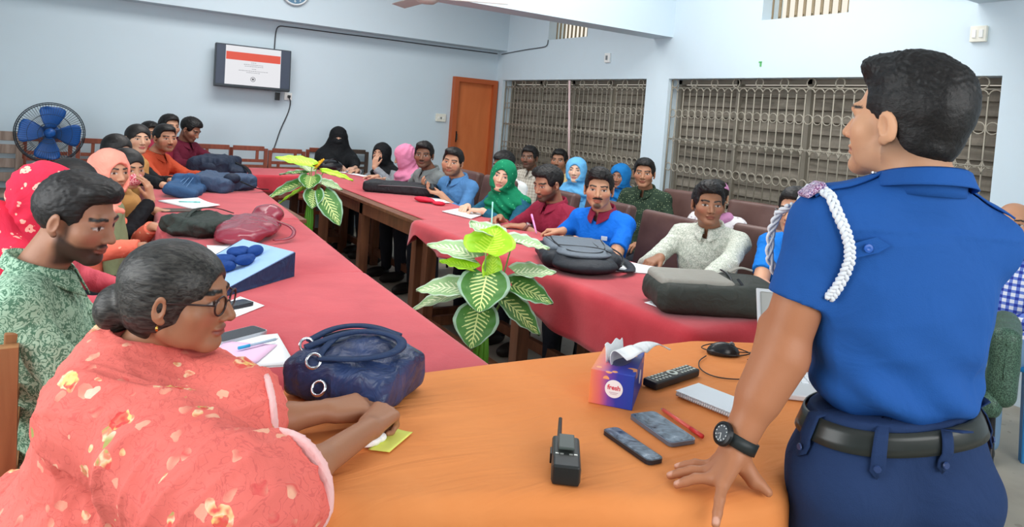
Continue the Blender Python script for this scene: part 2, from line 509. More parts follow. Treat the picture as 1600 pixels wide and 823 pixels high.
def vent(no, rect):
    y0, y1, z0, z1 = rect
    root = bpy.data.objects.new('window_%d' % no, None); COL.objects.link(root); struct(root)
    mb = MB(); n = 10; x = XW+.12; p = (y1-y0)/n
    for i in range(n+1): mb.bar((x, y0+i*p, z0), (x, y0+i*p, z1), .022, .012)
    for i in range(n):
        c = y0+(i+.5)*p
        mb.tube([(x, c+p/2*math.cos(math.pi*k/8), z0+.04-.035*math.sin(math.pi*k/8)) for k in range(9)], .009, 5)
    mb.build('grille', mat('vent_grille', (140, 124, 98), .6), root, smooth=False)
vent(3, V1); vent(4, V2)
# pale vertical tube light / curtain rod hanging in front of the first grille
o = MB().tube([(XW-.03, 6.52, 1.93), (XW-.03, 6.40, .95)], .012, 10).tube([(XW-.03, 6.40, .95), (XW-.03, 6.40, .78)], .014, 10).build('curtain_pole', mat('pale_pink_plastic', (236, 205, 205), .4), smooth=True)
tag(o, 'thin pale pink pole leaning upright against the window grille nearest the door', 'pole')

# ------------------------------------------------------------------ door
DOORW = NT('orange_door_paint', .5, 0, .35)
_f = DOORW.noise(6, 4, .5, vec=DOORW.map((1, 1, .3)))
DOORW.base(DOORW.ramp(_f, [(.3, (196, 104, 56)), (.7, (214, 122, 70))]))
DOORF = mat('door_frame_paint', (178, 88, 46), .5)
dr = bpy.data.objects.new('door_1', None); COL.objects.link(dr); struct(dr)
mb = MB(); x0, x1, zt = 4.146, 4.779, 1.934
mb.box((x0+.03, YB-.03, zt/2), (.06, .10, zt)).box((x1-.03, YB-.03, zt/2), (.06, .10, zt)).box(((x0+x1)/2, YB-.03, zt-.03), (x1-x0-.12, .10, .06))
mb.build('door_frame', DOORF, dr)
MB().box(((x0+x1)/2, YB-.008, (zt-.06)/2), (x1-x0-.12, .03, zt-.06)).build('door_leaf', DOORW.m, dr)
mb = MB(); mb.tube([(4.235, YB-.03, 1.21), (4.235, YB-.065, 1.20), (4.235, YB-.065, 1.13), (4.235, YB-.03, 1.12)], .007, 8).box((4.235, YB-.027, 1.165), (.03, .008, .14))
mb.build('door_handle', mat('dark_steel', (70, 66, 62), .35, .8), dr, smooth=False)

# ------------------------------------------------------------------ things on the walls
WHITEP = mat('white_plastic', (232, 234, 232), .4); BLACKP = mat('black_plastic', (28, 30, 33), .35); GREYP = mat('grey_plastic', (120, 126, 130), .4)
CABLE = mat('cable_black', (52, 54, 58), .5)
# television
tv = thing('television', 'flat black television on the back wall showing a white slide with a red band', 'television', (1.665, YB-.12, 1.78))
tv.rotation_euler = (R_(-6), 0, 0)
MB().box((0, .0, 0), (.79, .06, .46), bevel=.008).build('case', mat('tv_case', (46, 54, 60), .35), tv)
MB().box((0, -.0315, .008), (.765, .004, .42)).build('screen', mat('tv_dark_screen', (62, 70, 86), .25), tv)
SLIDE = NT('slide_light', .4); SLIDE.base(lin((20, 20, 20)))
SLIDE.b.inputs['Emission Color'].default_value = (*lin((246, 246, 250)), 1); SLIDE.b.inputs['Emission Strength'].default_value = .95
sl = MB().box((-.005, -.0345, .008), (.575, .002, .415)).build('slide', SLIDE.m, tv)
REDL = mat('slide_red', (30, 10, 8), .4, emit=((238, 84, 60), .95))
MB().box((-.005, -.0360, .108), (.565, .002, .085)).build('slide_band', REDL, sl)
GREYL = mat('slide_grey_text', (20, 20, 20), .4, emit=((178, 178, 184), .8))
def text(name, body, size, m, parent, loc, rot=(math.pi/2, 0, 0), ext=.0004, align='CENTER', bold=False):
    cu = bpy.data.curves.new(name, 'FONT'); cu.body = body; cu.size = size; cu.extrude = ext; cu.align_x = align; cu.align_y = 'CENTER'
    if bold: cu.offset = size*.02
    o = bpy.data.objects.new(name, cu); COL.objects.link(o)
    dg = bpy.context.evaluated_depsgraph_get(); me = bpy.data.meshes.new_from_object(o.evaluated_get(dg))
    bpy.data.objects.remove(o); bpy.data.curves.remove(cu)
    return link(name, me, m, parent, loc) if rot is None else _rot(link(name, me, m, parent, loc), rot)
def _rot(o, r): o.rotation_euler = r; return o
rnd = random.Random(5)
for k, (z, w) in enumerate(((.047, .05), (.026, .20), (.008, .18), (-.02, .03), (-.042, .30), (-.060, .14))):
    mb = MB(); x = -w/2
    while x < w/2:
        ww = rnd.uniform(.006, .018); mb.box((x+ww/2, -.036, z), (ww, .001, .006)); x += ww+.004
    mb.build('slide_text', GREYL, sl, loc=(-.005, 0, 0))
mb = MB(); mb.lathe([(.026, -.001), (.026, .001), (.021, .001), (.021, -.001), (.026, -.001)], M=rotM('X', math.pi/2).to_3x3(), n=28).box((0, 0, 0), (.018, .001, .02)).box((0, 0, .004), (.03, .001, .004))
mb.build('slide_emblem', mat('slide_dark', (20, 20, 20), .4, emit=((92, 92, 98), .7)), sl, loc=(-.005, -.036, -.13))
MB().box((.06, .075, -.03), (.34, .09, .2)).build('wall_bracket', BLACKP, tv)
o = MB().box((1.955, YB-.06, 1.495), (.045, .05, .085), bevel=.004).build('adapter', BLACKP); tag(o, 'small black adapter box hanging just under the television', 'adapter')
# socket, switch board, small switches
sk = thing('wall_socket', 'white wall socket with a black plug below the television corner', 'socket', (2.085, YB, 1.505))
MB().box((0, -.008, 0), (.085, .016, .085), bevel=.003).build('plate', WHITEP, sk); MB().box((.005, -.03, 0), (.03, .04, .03), bevel=.006).build('plug', BLACKP, sk)
sb = thing('switch_board', 'cream switch board on the back wall beside the orange door', 'switch', (4.01, YB, 1.395))
MB().box((0, -.012, 0), (.14, .024, .10), bevel=.004).build('plate', mat('cream_plastic', (226, 226, 214), .45), sb)
for dx in (-.035, 0, .035): MB().box((dx, -.027, -.005), (.018, .01, .026), bevel=.002).build('switch_key', GREYP if dx == 0 else WHITEP, sb)
s2 = thing('wall_switch', 'small white switch high on the wall between the two grilled windows', 'switch', (XW, 5.90, 2.17))
MB().box((-.012, 0, 0), (.024, .085, .10), bevel=.004).build('plate', WHITEP, s2); MB().box((-.028, .0, 0), (.01, .025, .045), bevel=.002).build('switch_key', GREYP, s2)
s3 = thing('junction_box', 'square white switch box high on the wall above the right window', 'switch', (XW, 2.28, 2.205))
MB().box((-.014, 0, 0), (.028, .095, .10), bevel=.004).build('plate', mat('cream_plastic', (226, 226, 214), .45), s3)
for dy in (-.02, .02): MB().box((-.031, dy, 0), (.01, .022, .05), bevel=.002).build('switch_key', WHITEP, s3)
o = MB().box((XW-.002, 3.935, 2.075), (.004, .03, .012)).box((XW-.002, 3.93, 2.055), (.004, .016, .035)).build('sticker', mat('green_sticker', (92, 178, 104), .6)); tag(o, 'tiny green sticker scrap above the right window', 'sticker')
def cable(name, pts, label, r=.006):
    # smooth the polyline
    P = [Vector(p) for p in pts]
    for _ in range(2):
        N = [P[0]]
        for a, b in zip(P, P[1:]): N += [a*.75+b*.25, a*.25+b*.75]
        P = N+[P[-1]]
    o = MB().tube(P, r, 6).build(name, CABLE, smooth=True); tag(o, label, 'cable'); return o
yb = YB-.012
cable('cable', [(1.90, yb, 2.02), (1.90, yb, 2.20), (1.92, yb, 2.278), (2.0, yb, 2.285), (2.6, yb, 2.285), (3.2, yb, 2.292), (3.9, yb, 2.29), (4.77, yb, 2.295)], 'thin black cable running from the television along the beam')
cable('cable', [(2.085, yb-.03, 1.50), (2.12, yb, 1.44), (2.10, yb, 1.32), (2.02, yb, 1.12), (1.98, yb, .95), (1.92, yb, .77), (1.88, yb, .5)], 'black cable dangling down from the wall socket')
cable('cable', [(XW-.012, 8.1, 2.285), (XW-.012, 7.9, 2.30), (XW-.012, 7.5, 2.325), (XW-.012, 7.15, 2.335), (XW-.012, 7.05, 2.35), (XW-.012, 7.04, 2.42)], 'thin grey cable from the corner up to the small vent', .005)
# clock
ck = thing('wall_clock', 'round wall clock with blue-grey dial on the beam above the television', 'clock', (2.03, YB-.225, 2.655))
RX = rotM('X', math.pi/2).to_3x3()
MB().lathe([(0, 0), (.15, 0), (.158, .012), (.155, .03), (.142, .036), (.136, .028), (0, .028)], M=RX, n=48).build('rim', mat('clock_rim', (206, 214, 218), .3), ck, smooth=True)
MB().lathe([(0, .029), (.136, .029)], M=RX, n=48).build('dial', mat('clock_dial', (84, 122, 150), .5), ck)
for h in range(1, 13):
    a = R_(90-30*h); text('numeral', str(h), .042, WHITEP, ck, (.108*math.cos(a), -.030, .108*math.sin(a)))
for nm, a, l, w in (('hour_hand', 40, .06, .01), ('minute_hand', 120, .09, .007)):
    MB().bar((0, -.032, 0), (l*math.cos(R_(a)), -.032, l*math.sin(R_(a))), w, .002).build(nm, BLACKP, ck)
# ceiling fan: hangs from the ceiling, only a blade tip and the hub show
cf = thing('ceiling_fan', 'ceiling fan with pale blades hanging by the big beam', 'fan', (2.09, 4.62, 0))
BL = mat('fan_blade_paint', (186, 180, 176), .4)
MB().tube([(0, 0, 2.33), (0, 0, ZC)], .012, 10).build('down_rod', BL, cf)
MB().lathe([(0, 2.205), (.05, 2.21), (.085, 2.235), (.09, 2.27), (.05, 2.305), (0, 2.31)], n=28).build('motor', BL, cf, smooth=True)
for k in range(3):
    a = R_(-32+120*k)
    MB().box((.32, 0, 2.25), (.5, .11, .008), M=rotM('X', R_(10)).to_3x3(), bevel=.003).box((.1, 0, 2.25), (.12, .03, .008)).build('blade', BL, cf, rz=a)
# ------------------------------------------------------------------ tables and cloths
WOODT = wood('dark_table_wood', (92, 56, 38), (128, 82, 56))
WOODR = wood('reddish_chair_wood', (118, 58, 42), (150, 80, 58))
WOODL = wood('light_brown_wood', (132, 88, 54), (172, 122, 80))
def red_cloth(name, c1, c2):
    t = NT(name, .9, 0, .15)
    f = t.noise(5, 5, .6); g = t.noise(180, 3); s = t.noise(30, 4, 1.)
    t.base(t.mix(t.math('MULTIPLY', g, .35), t.ramp(f, [(.3, c1), (.7, c2)]), lin(tuple(int(x*.86) for x in c1))))
    t.bump(t.math('ADD', t.math('MULTIPLY', s, .5), t.math('MULTIPLY', g, .25)), .25, .006); t.b.inputs['Sheen Weight'].default_value = .25
    return t.m
REDC = red_cloth('red_table_cloth', (182, 50, 62), (200, 68, 77))
ORANGEC = NT('orange_table_cloth', .75, 0, .2)
_f = ORANGEC.noise(3, 4, .8, vec=ORANGEC.map((1, .4, 1), (0, 0, .5))); _g = ORANGEC.noise(6, 3, 1.5, vec=ORANGEC.map((.5, 2.2, 1), (0, 0, .3)))
ORANGEC.base(ORANGEC.ramp(_f, [(.3, (222, 134, 72)), (.7, (232, 148, 86))])); ORANGEC.bump(_g, .35, .02); ORANGEC = ORANGEC.m

def table(label, x0, x1, y0, y1, z=.752, legs=None, group=None, inset=.03, axis='Y'):
    t = thing('table', label, 'table', ((x0+x1)/2, (y0+y1)/2, 0), 0, group)
    w, l = x1-x0, y1-y0
    MB().box((0, 0, z-.0125), (w, l, .025), bevel=.004).build('tabletop', WOODT, t)
    ap = MB(); i = inset
    for sx in (-1, 1): ap.box((sx*(w/2-i-.012), 0, z-.025-.045), (.024, l-2*i, .09))
    for sy in (-1, 1): ap.box((0, sy*(l/2-i-.012), z-.025-.045), (w-2*i, .024, .09))
    ap.build('apron', WOODT, t)
    n = legs or 2
    for k in range(n):
        yy = -l/2+i+.035+(l-2*i-.07)*k/(n-1)
        for sx in (-1, 1):
            MB().box((sx*(w/2-i-.035), yy, (z-.03)/2), (.07, .07, z-.03), bevel=.003).build('leg', WOODT, t)
    st = MB()
    for sx in (-1, 1): st.box((sx*(w/2-i-.035), 0, .13), (.035, l-2*i-.1, .06))
    for sy in (-1, 1): st.box((0, sy*(l/2-i-.035), .13), (w-2*i-.1, .035, .06))
    st.build('stretcher', WOODT, t)
    return t
def cloth(name, label, pts, z, drops, m, amp=.012, freq=26, r=.022, group=None, seed=1, rows=9, topwave=.0015):
    """cloth over a polygonal top: pts counter-clockwise, drops[i] hangs from edge i (pts[i]->pts[i+1]); function of t allowed"""
    rd = random.Random(seed); n = len(pts); P = []; N = []; D = []; S = []; s = 0
    cen = sum((Vector(p) for p in pts), Vector((0, 0)))/n
    for i in range(n):
        a, b = Vector(pts[i]), Vector(pts[(i+1) % n]); e = b-a; L = e.length; k = max(3, int(L/.025)); nn = Vector((e.y, -e.x))/L
        for j in range(k):
            t = (j+.5)/k; d = drops[i](t) if callable(drops[i]) else drops[i]
            P.append(a+e*t); N.append(nn); D.append(d); S.append(s+L*t)
        s += L
    m_ = len(P)
    # soften corners: average normals and drops along the outline
    for _ in range(3):
        N = [(N[i-1]+N[i]*2+N[(i+1) % m_]).normalized() for i in range(m_)]; D = [(D[i-1]+D[i]*2+D[(i+1) % m_])/4 for i in range(m_)]
    bm = bmesh.new(); rings = []
    ph = [rd.uniform(0, 6) for _ in range(4)]
    ins = []
    for q in range(6):           # top: concentric rings toward the centre keep the surface gently uneven
        f = (0, .03, .12, .3, .6, .88)[q]
        ins.append([bm.verts.new((*(P[i]*(1-f)+cen*f), z+topwave*math.sin(9*P[i].x*(1-f)+5*P[i].y+ph[0])*math.sin(7*P[i].y+ph[1])*(q > 1))) for i in range(m_)])
    bm.faces.new([v for v in ins[-1]])
    for q in range(5):
        for i in range(m_): bm.faces.new((ins[q][i], ins[q][(i+1) % m_], ins[q+1][(i+1) % m_], ins[q+1][i]))
    prev = ins[0]
    for q in range(1, rows+1):
        cur = []
        for i in range(m_):
            d = max(D[i], .004); t = q/rows
            if q <= 3:
                a = math.pi/2*q/3; o = r*math.sin(a); dz = min(r, d*.5)*(1-math.cos(a))
            else:
                u = (q-3)/(rows-3); dz = min(r, d*.5)+(d-min(r, d*.5))*u; w = u*min(1, d/.15)
                o = r+amp*w*(math.sin(S[i]*freq+ph[0])+.6*math.sin(S[i]*freq*.53+ph[1])+.4*math.sin(S[i]*freq*1.9+ph[2]))+.012*w
            p = P[i]+N[i]*o
            cur.append(bm.verts.new((p.x, p.y, z-dz)))
        for i in range(m_): bm.faces.new((prev[i], cur[i], cur[(i+1) % m_], prev[(i+1) % m_]))
        prev = cur
    bmesh.ops.recalc_face_normals(bm, faces=bm.faces)
    me = bpy.data.meshes.new(name); bm.to_mesh(me); bm.free()
    me.polygons.foreach_set('use_smooth', np.ones(len(me.polygons), bool))
    o = link(name, me, m); md = o.modifiers.new('t', 'SOLIDIFY'); md.thickness = .003; md.offset = 1
    tag(o, label, 'tablecloth', group); return o
TZ = .757
# near-left table, middle-left, far-left, back, far-right, near-right, head table
table('long dark wooden table with a red cloth in front of the bearded man in green', .43, 1.03, 1.70, 2.82)
table('dark wooden table under a red cloth holding the blue gift box and maroon bag', .45, 1.09, 2.86, 4.19)
table('far dark wooden table under a red cloth holding the navy bags', .50, 1.24, 4.24, 6.55, legs=3)
table('dark wooden table along the back wall under a red cloth', 1.15, 2.42, 6.74, 7.34, legs=2)
table('dark wooden table with bare wooden front edge and a red runner', 1.90, 2.52, 4.13, 7.28, z=.752, legs=4)
table('dark wooden table under the sagging red cloth with the backpack', 1.90, 2.46, 1.78, 4.09, legs=3)
table('dark wooden head table under the orange cloth', .52, 1.95, 1.16, 1.60, legs=2)
cloth('tablecloth', 'red cloth on the table nearest the woman in the coral shawl', [(.40, 1.672), (1.02, 1.655), (1.072, 2.825), (.42, 2.83)], TZ, [.015, .22, .01, .25], REDC, seed=2)
cloth('tablecloth', 'red cloth under the blue gift box and the maroon bag', [(.42, 2.84), (1.07, 2.835), (1.165, 4.20), (.44, 4.21)], TZ, [.01, .22, .01, .28], REDC, seed=3)
cloth('tablecloth', 'red cloth under the navy bags at the far end', [(.46, 4.22), (1.17, 4.215), (1.32, 6.58), (.52, 6.58)], TZ+.003, [.01, .22, .01, .3], REDC, seed=4)
cloth('tablecloth', 'red cloth hanging down the front of the table along the back wall', [(1.05, 6.72), (2.45, 6.72), (2.45, 7.38), (1.05, 7.38)], TZ, [.16, .05, .2, .2], REDC, seed=5, amp=.006)
cloth('tablecloth', 'narrow red runner leaving the wooden front edge bare', [(1.985, 4.12), (2.535, 4.12), (2.56, 7.30), (1.99, 7.30)], TZ+.001, [.01, .1, .05, .004], REDC, seed=6, r=.008)
cloth('tablecloth', 'red cloth sagging over the table edge below the grey backpack', [(1.905, 1.76), (2.50, 1.76), (2.50, 4.12), (1.905, 4.12)], TZ+.003, [.2, .2, .12, lambda t: .045+.10*min(1, t/.18)-.03*math.sin(max(0, min(1, (t-.18)/.3))*math.pi)+.09*max(0, min(1, (t-.5)/.22))+(.16 if t < .02 else 0)], REDC, seed=7, amp=.012, r=.04, freq=17, rows=11)
cloth('tablecloth', 'orange cloth covering the head table at the front', [(.40, 1.19), (.78, 1.05), (1.08, .89), (1.19, .875), (1.42, .975), (2.08, 1.0), (2.10, 1.50), (1.80, 1.63), (1.0, 1.665), (.39, 1.675)], TZ+.004, [.5, .5, .5, .5, .5, .5, .4, .2, .12, .35], ORANGEC, seed=8, amp=.014, freq=15, r=.035, rows=12, topwave=.002)

# ------------------------------------------------------------------ chairs
LEATHER = NT('brown_leather', .38, 0, .45)
_f = LEATHER.noise(7, 4); LEATHER.base(LEATHER.ramp(_f, [(.3, (84, 58, 54)), (.7, (104, 76, 70))])); LEATHER.bump(LEATHER.noise(120, 3), .12, .003); LEATHER = LEATHER.m
STEEL = mat('black_steel', (34, 33, 34), .4, .5)
def leather_chair(label, x, y, face, zt=.95, group='brown leather chairs'):
    t = thing('leather_chair', label, 'chair', (x, y, 0), R_(face-90), group)
    G = Field(.008); Mt = np.array(rotM('X', R_(10)).to_3x3())
    G.add(rbox((0, -.235, (zt+.44)/2), (.235, .045, (zt-.44)/2), .03, Mt)); field_obj('backrest', G, LEATHER, t)
    G = Field(.008); G.add(rbox((0, .0, .385), (.23, .22, .045), .035)); field_obj('seat', G, LEATHER, t)
    MB().tube([(-.2, -.2, .34), (-.2, .2, .34), (.2, .2, .34), (.2, -.2, .34)], .012, 8, closed=True).build('seat_frame', STEEL, t, smooth=True)
    for sx in (-1, 1):
        for sy in (-1, 1): MB().tube([(sx*.2, sy*.2, .35), (sx*.215, sy*.23, 0)], .012, 8).build('leg', STEEL, t, smooth=True)
    return t
def wooden_chair(label, x, y, face, m=None, group=None, style=0, zt=.935, arms=True):
    m = m or WOODR
    t = thing('wooden_chair', label, 'chair', (x, y, 0), R_(face-90), group); w = .2
    MB().box((0, 0, .42), (.42, .40, .03), bevel=.006).build('seat', m, t)
    for sx in (-1, 1):
        MB().bar((sx*(w-.018), -.19, 0), (sx*(w-.018), -.215, zt-.02), .036, .036).build('rear_post', m, t)
        MB().bar((sx*(w-.018), .18, 0), (sx*(w-.018), .18, .64 if arms else .41), .036, .036).build('leg', m, t)
        if arms: MB().box((sx*(w-.018), -.01, .655), (.045, .43, .025), bevel=.006).build('armrest', WOODL, t)
    b = MB()
    b.box((0, -.212, zt-.022), (.322, .03, .05), bevel=.004).box((0, -.206, zt-.155), (.322, .024, .032)).box((0, -.203, zt-.215), (.322, .024, .03)).box((0, -.2, zt-.33), (.322, .024, .04))
    dv = .06 if style == 0 else -.09
    b.box((dv, -.208, zt-.094), (.03, .02, .092)).box((-dv, -.204, zt-.185), (.03, .02, .032)).box((0, -.2, zt-.27), (.03, .02, .09))
    b.build('backrest', m, t)
    s = MB()
    for sx in (-1, 1): s.box((sx*(w-.018), -.01, .2), (.024, .36, .035))
    s.box((0, .18, .24), (.36, .024, .035)); s.build('stretcher', m, t)
    return t
g = 'wooden chairs along the back wall'
wooden_chair('reddish wooden chair against the back wall, beside the man in the maroon shirt', 1.30, 7.80, -90, group=g)
wooden_chair('reddish wooden chair against the back wall, second from the man in maroon', 1.66, 7.80, -90, group=g, style=1)
wooden_chair('reddish wooden chair against the back wall where the dangling cable ends', 2.07, 7.80, -90, group=g, style=1, zt=.92)
wooden_chair('reddish wooden chair beside the woman all in black', 2.53, 7.98, -90, group=g, zt=.935)
wooden_chair('dark wooden chair under the woman all in black', 2.86, 7.92, -90, wood('dark_chair_wood', (58, 46, 40), (84, 68, 58)), group=g, zt=.94)
wooden_chair('reddish wooden chair behind the blue standing fan', -.16, 7.86, -90, group=g)
wooden_chair('reddish wooden chair just beside the standing fan towards the corner group', .27, 7.86, -90, group=g)
# grey-brown bench at the far left
t = thing('wooden_bench', 'weathered grey-brown wooden bench with a slatted back against the wall', 'bench', (-.72, 7.82, 0))
GW = wood('weathered_wood', (112, 92, 80), (158, 140, 128))
MB().box((0, 0, .43), (.75, .42, .035)).build('seat', GW, t)
for z in (.55, .68, .81, .93): MB().box((0, .2, z), (.75, .03, .085), bevel=.004).build('back_slat', GW, t)
for sx in (-.34, .34):
    MB().box((sx, .2, .48), (.05, .05, .96)).build('rear_post', GW, t); MB().box((sx, -.17, .21), (.05, .05, .42)).build('leg', GW, t)
# chairs of the right-hand rows
g = 'brown leather chairs'
leather_chair('brown leather chair behind the man in the blue and maroon polo', 2.86, 3.12, 180)
leather_chair('brown leather chair of the young man in the pale leaf-print shirt', 3.13, 2.55, 190)
leather_chair('brown leather chair behind the man in the denim-blue shirt', 2.86, 5.16, 180)
leather_chair('brown leather chair of the man in the dark green dotted shirt', 4.04, 4.0, 200, .98)
leather_chair('brown leather chair under the person in the mauve cap', 4.06, 3.36, 196, .98)
leather_chair('brown leather chair under the man with glasses and bright blue shirt', 3.25, 2.1, 180)
leather_chair('brown leather chair of the man in the maroon kurta', 2.89, 3.74, 180)
leather_chair('brown leather chair of the woman in the green headscarf', 2.87, 4.32, 180)
leather_chair('brown leather chair of the man in the grey kurta', 2.87, 5.74, 180)
# ------------------------------------------------------------------ people
def skin_mat():
    t = NT('skin', .5, 0, .35)
    n = t.node('Attribute', attribute_name='col')
    t.base(n.outputs['Color']); t.bump(t.noise(160, 3), .06, .003)
    return t.m
SKIN = skin_mat()
def hair_mat(name, c1, c2, rough=.42):
    t = NT(name, rough, 0, .35)
    v = t.map((1, .25, 1)); f = t.noise(170, 3, .6, vec=v)
    t.base(t.ramp(f, [(.35, c1), (.75, c2)])); t.bump(f, .28, .004)
    return t.m
HAIR = hair_mat('black_hair', (14, 13, 14), (34, 31, 30), .5)
HAIR_GREY = hair_mat('greying_hair', (22, 21, 20), (72, 70, 66), .42)
TROUSER = fabric('dark_trousers', (38, 42, 50))
TROUSER_GREY = fabric('grey_trousers', (72, 76, 84))
JEANS = fabric('pale_jeans', (120, 150, 180))
SHOE = mat('shoe_leather', (40, 36, 34), .4)
BLACKCLOTH = fabric('black_cloth', (24, 26, 30), .8)

def rot3(yaw, pitch, roll):
    """yaw left +, pitch up +, roll toward the right shoulder +; columns = head axes"""
    m = Matrix.Rotation(yaw, 3, 'Z') @ Matrix.Rotation(pitch, 3, 'X') @ Matrix.Rotation(roll, 3, 'Y')
    return np.array(m)
class Head:
    def __init__(s, c, M, sc=1., k=(1.08, 1.0, .95)): s.c = v3(c); s.M = M; s.s = sc; s.k = v3(k)
    def p(s, q): return s.c+s.M@(v3(q)*s.k*s.s)
    def ell(s, c, r, M=None): return ell(s.p(c), v3(r)*s.k*s.s, s.M if M is None else s.M@M)
    def cap(s, a, b, ra, rb=None): return cap(s.p(a), s.p(b), ra*s.s, None if rb is None else rb*s.s)
    def rbox(s, c, half, r): return rbox(s.p(c), v3(half)*s.k*s.s, r*s.s, s.M)
    def inv(s, V): return ((V-s.c)@s.M)/s.s/s.k

def add_head(F, H, fw=1., jaw=1., nose=1., female=False, ears=True, full=0.):
    e = H.ell
    F.add(e((0, -.015, .03), (.074, .095, .085)))
    F.add(e((0, .02, -.028), (.060*fw, .074, .084)), .02)
    for sx in (-1, 1):
        F.add(H.cap((sx*.05*fw*jaw, .0, -.06), (sx*.017*jaw, .066, -.097), .017+.006*full, .016), .022)
        F.add(e((sx*.042*fw, .052, -.024), (.026+.006*full, .027, .027+.01*full)), .02)
        if full: F.add(e((sx*.045*fw, .03, -.062), (.028*full, .035, .032)), .02)
    F.add(e((0, .071, -.099), (.02*jaw, .02, .016)), .02)
    F.add(H.cap((-.036, .077, .021), (.036, .077, .021), .009 if female else .0115), .014)
    for sx in (-1, 1): F.sub(e((sx*.0325, .103, .001), (.017, .021, .0105)), .009)
    for sx in (-1, 1): F.add(e((sx*.0315, .0715, 0), (.0135, .0125, .0118)), .003)
    F.add(H.cap((0, .087, .006), (0, .1065, -.033), .0075, .0115*nose), .01)
    for sx in (-1, 1): F.add(e((sx*.0125*nose, .0965, -.0375), (.0085, .0095, .0075)), .004)
    F.sub(H.cap((-.02, .1, -.0665), (.02, .1, -.0665), .0015), .005)
    F.add(e((0, .0875, -.061), (.0225, .0105, .0062)), .004)
    F.add(e((0, .0865, -.0725), (.0195, .0105, .0072)), .004)
    if ears:
        for sx in (-1, 1):
            Me = np.array(Matrix.Rotation(-sx*.35, 3, 'Z') @ Matrix.Rotation(-.2, 3, 'X'))
            F.add(e((sx*.079, -.008, -.008), (.0085, .0185, .031), Me), .004)
            F.add(e((sx*.076, -.002, -.036), (.007, .009, .009)), .004)
            F.sub(e((sx*.0875, .0, -.006), (.0065, .0105, .019), Me), .004)

def face_cols(q, skin, hairc=(22, 20, 20), beard=0., must=0., stub=0., lips=(165, 95, 90), brow=1., gaze=(0, 0), goatee=0., fade=0.):
    sk = np.array(lin(skin)); hc = np.array(lin(hairc)); n = len(q)
    C = np.tile(sk, (n, 1)); x, y, z = q[:, 0], q[:, 1], q[:, 2]; ax = np.abs(x)
    def blend(m, c):
        nonlocal C
        m = np.clip(m, 0, 1)[:, None]; C = C*(1-m)+np.array(c)*m
    front = np.clip((y-.045)/.02, 0, 1)
    blend(.25*front*np.clip(1-((ax-.042)**2+(z+.03)**2)/.025**2, 0, 1), lin((190, 95, 80)))
    # beard area: jaw, chin, upper lip
    jawz = -.052+.028*np.clip((.05-y)/.06, 0, 1.2)
    bm = np.clip((jawz-z)/.012, 0, 1)*np.clip((y+.012)/.02, 0, 1)*np.clip((z+.135)/.015, 0, 1)
    bm *= 1-np.clip(1-((x/.026)**2+((z+.066)/.011)**2), 0, 1)*(y > .06)
    bm = np.maximum(bm, np.clip(1.4-1.4*((ax/.03)**2+((z+.053)/.0085)**2), 0, 1)*(y > .075)*must/max(beard, .01) if must and beard < must else bm*0+bm)
    side = np.clip((.085-ax*0-y)/.05, 0, 1)*np.clip(1-np.abs(y-.02)/.016, 0, 1)*np.clip((z+.06)/.02, 0, 1)*np.clip((.03-z)/.02, 0, 1)
    if beard: blend(np.clip(bm*.92*beard, 0, .93), hc*1.2)
    if beard: blend(np.clip(side*.8*beard, 0, .9), hc)
    if stub: blend(bm*stub, hc*1.5)
    if goatee: blend(np.clip(1.7-1.7*((x/.027)**2+((z+.098)/.021)**2), 0, 1)*(y > .05)*goatee, hc)
    if must: blend(np.clip(1.6-1.6*((ax/.029)**2+((z+.0525)/.0078)**2), 0, 1)*(y > .075)*must, hc)
    # lips
    lm = np.clip(2.2-2.2*((x/.0245)**2+((z+.067)/(.0125))**2), 0, 1)*(y > .07)
    blend(lm*.85, lin(lips)); blend(np.clip(1-np.abs(z+.0668)/.0022, 0, 1)*(ax < .023)*(y > .07)*.7, lin(lips)*np.array(.25))
    # nostrils
    blend(np.clip(1.5-1.5*(((ax-.008)/.0055)**2+((z+.0435)/.004)**2), 0, 1)*(y > .085)*.8, sk*.15)
    # brows
    bz = .0235+.004*np.clip((ax-.014)/.02, 0, 1)-.007*np.clip((ax-.038)/.016, 0, 1)
    blend(np.clip(1.6-1.6*((z-bz)/(.0058*brow))**2, 0, 1)*(ax > .010)*(ax < .050)*(y > .05), hc*1.1)
    # eyes
    ex = (ax-.0315)/.0165; op = .0060*np.clip(1-ex**2, 0, 1)
    em = (np.abs(z-.0005) < op)*(y > .062)*(ax < .049)
    blend(em*1., lin((206, 198, 192)))
    gx = gaze[0]*.006; gz = gaze[1]*.004
    ir = ((x-np.sign(x)*.0315-gx)**2+(z-.0008-gz)**2) < .0066**2
    blend(em*ir*1., lin((38, 22, 16)))
    blend(np.clip(1-np.abs(z-.0005-op)/.0028, 0, 1)*(y > .058)*(ex**2 < 1.05)*.85, lin((28, 20, 18)))
    blend(np.clip(1-np.abs(z-.0005+op)/.002, 0, 1)*(y > .058)*(ex**2 < 1)*.35, sk*.3)
    if fade: blend(fade*np.clip((z+.09-.02*(y > 0))/.05, 0, 1)*np.clip((.02-y)/.02, 0, 1)*np.clip((.05-z)/.03, 0, 1)*(ax < .0745), hc*1.2)
    return C

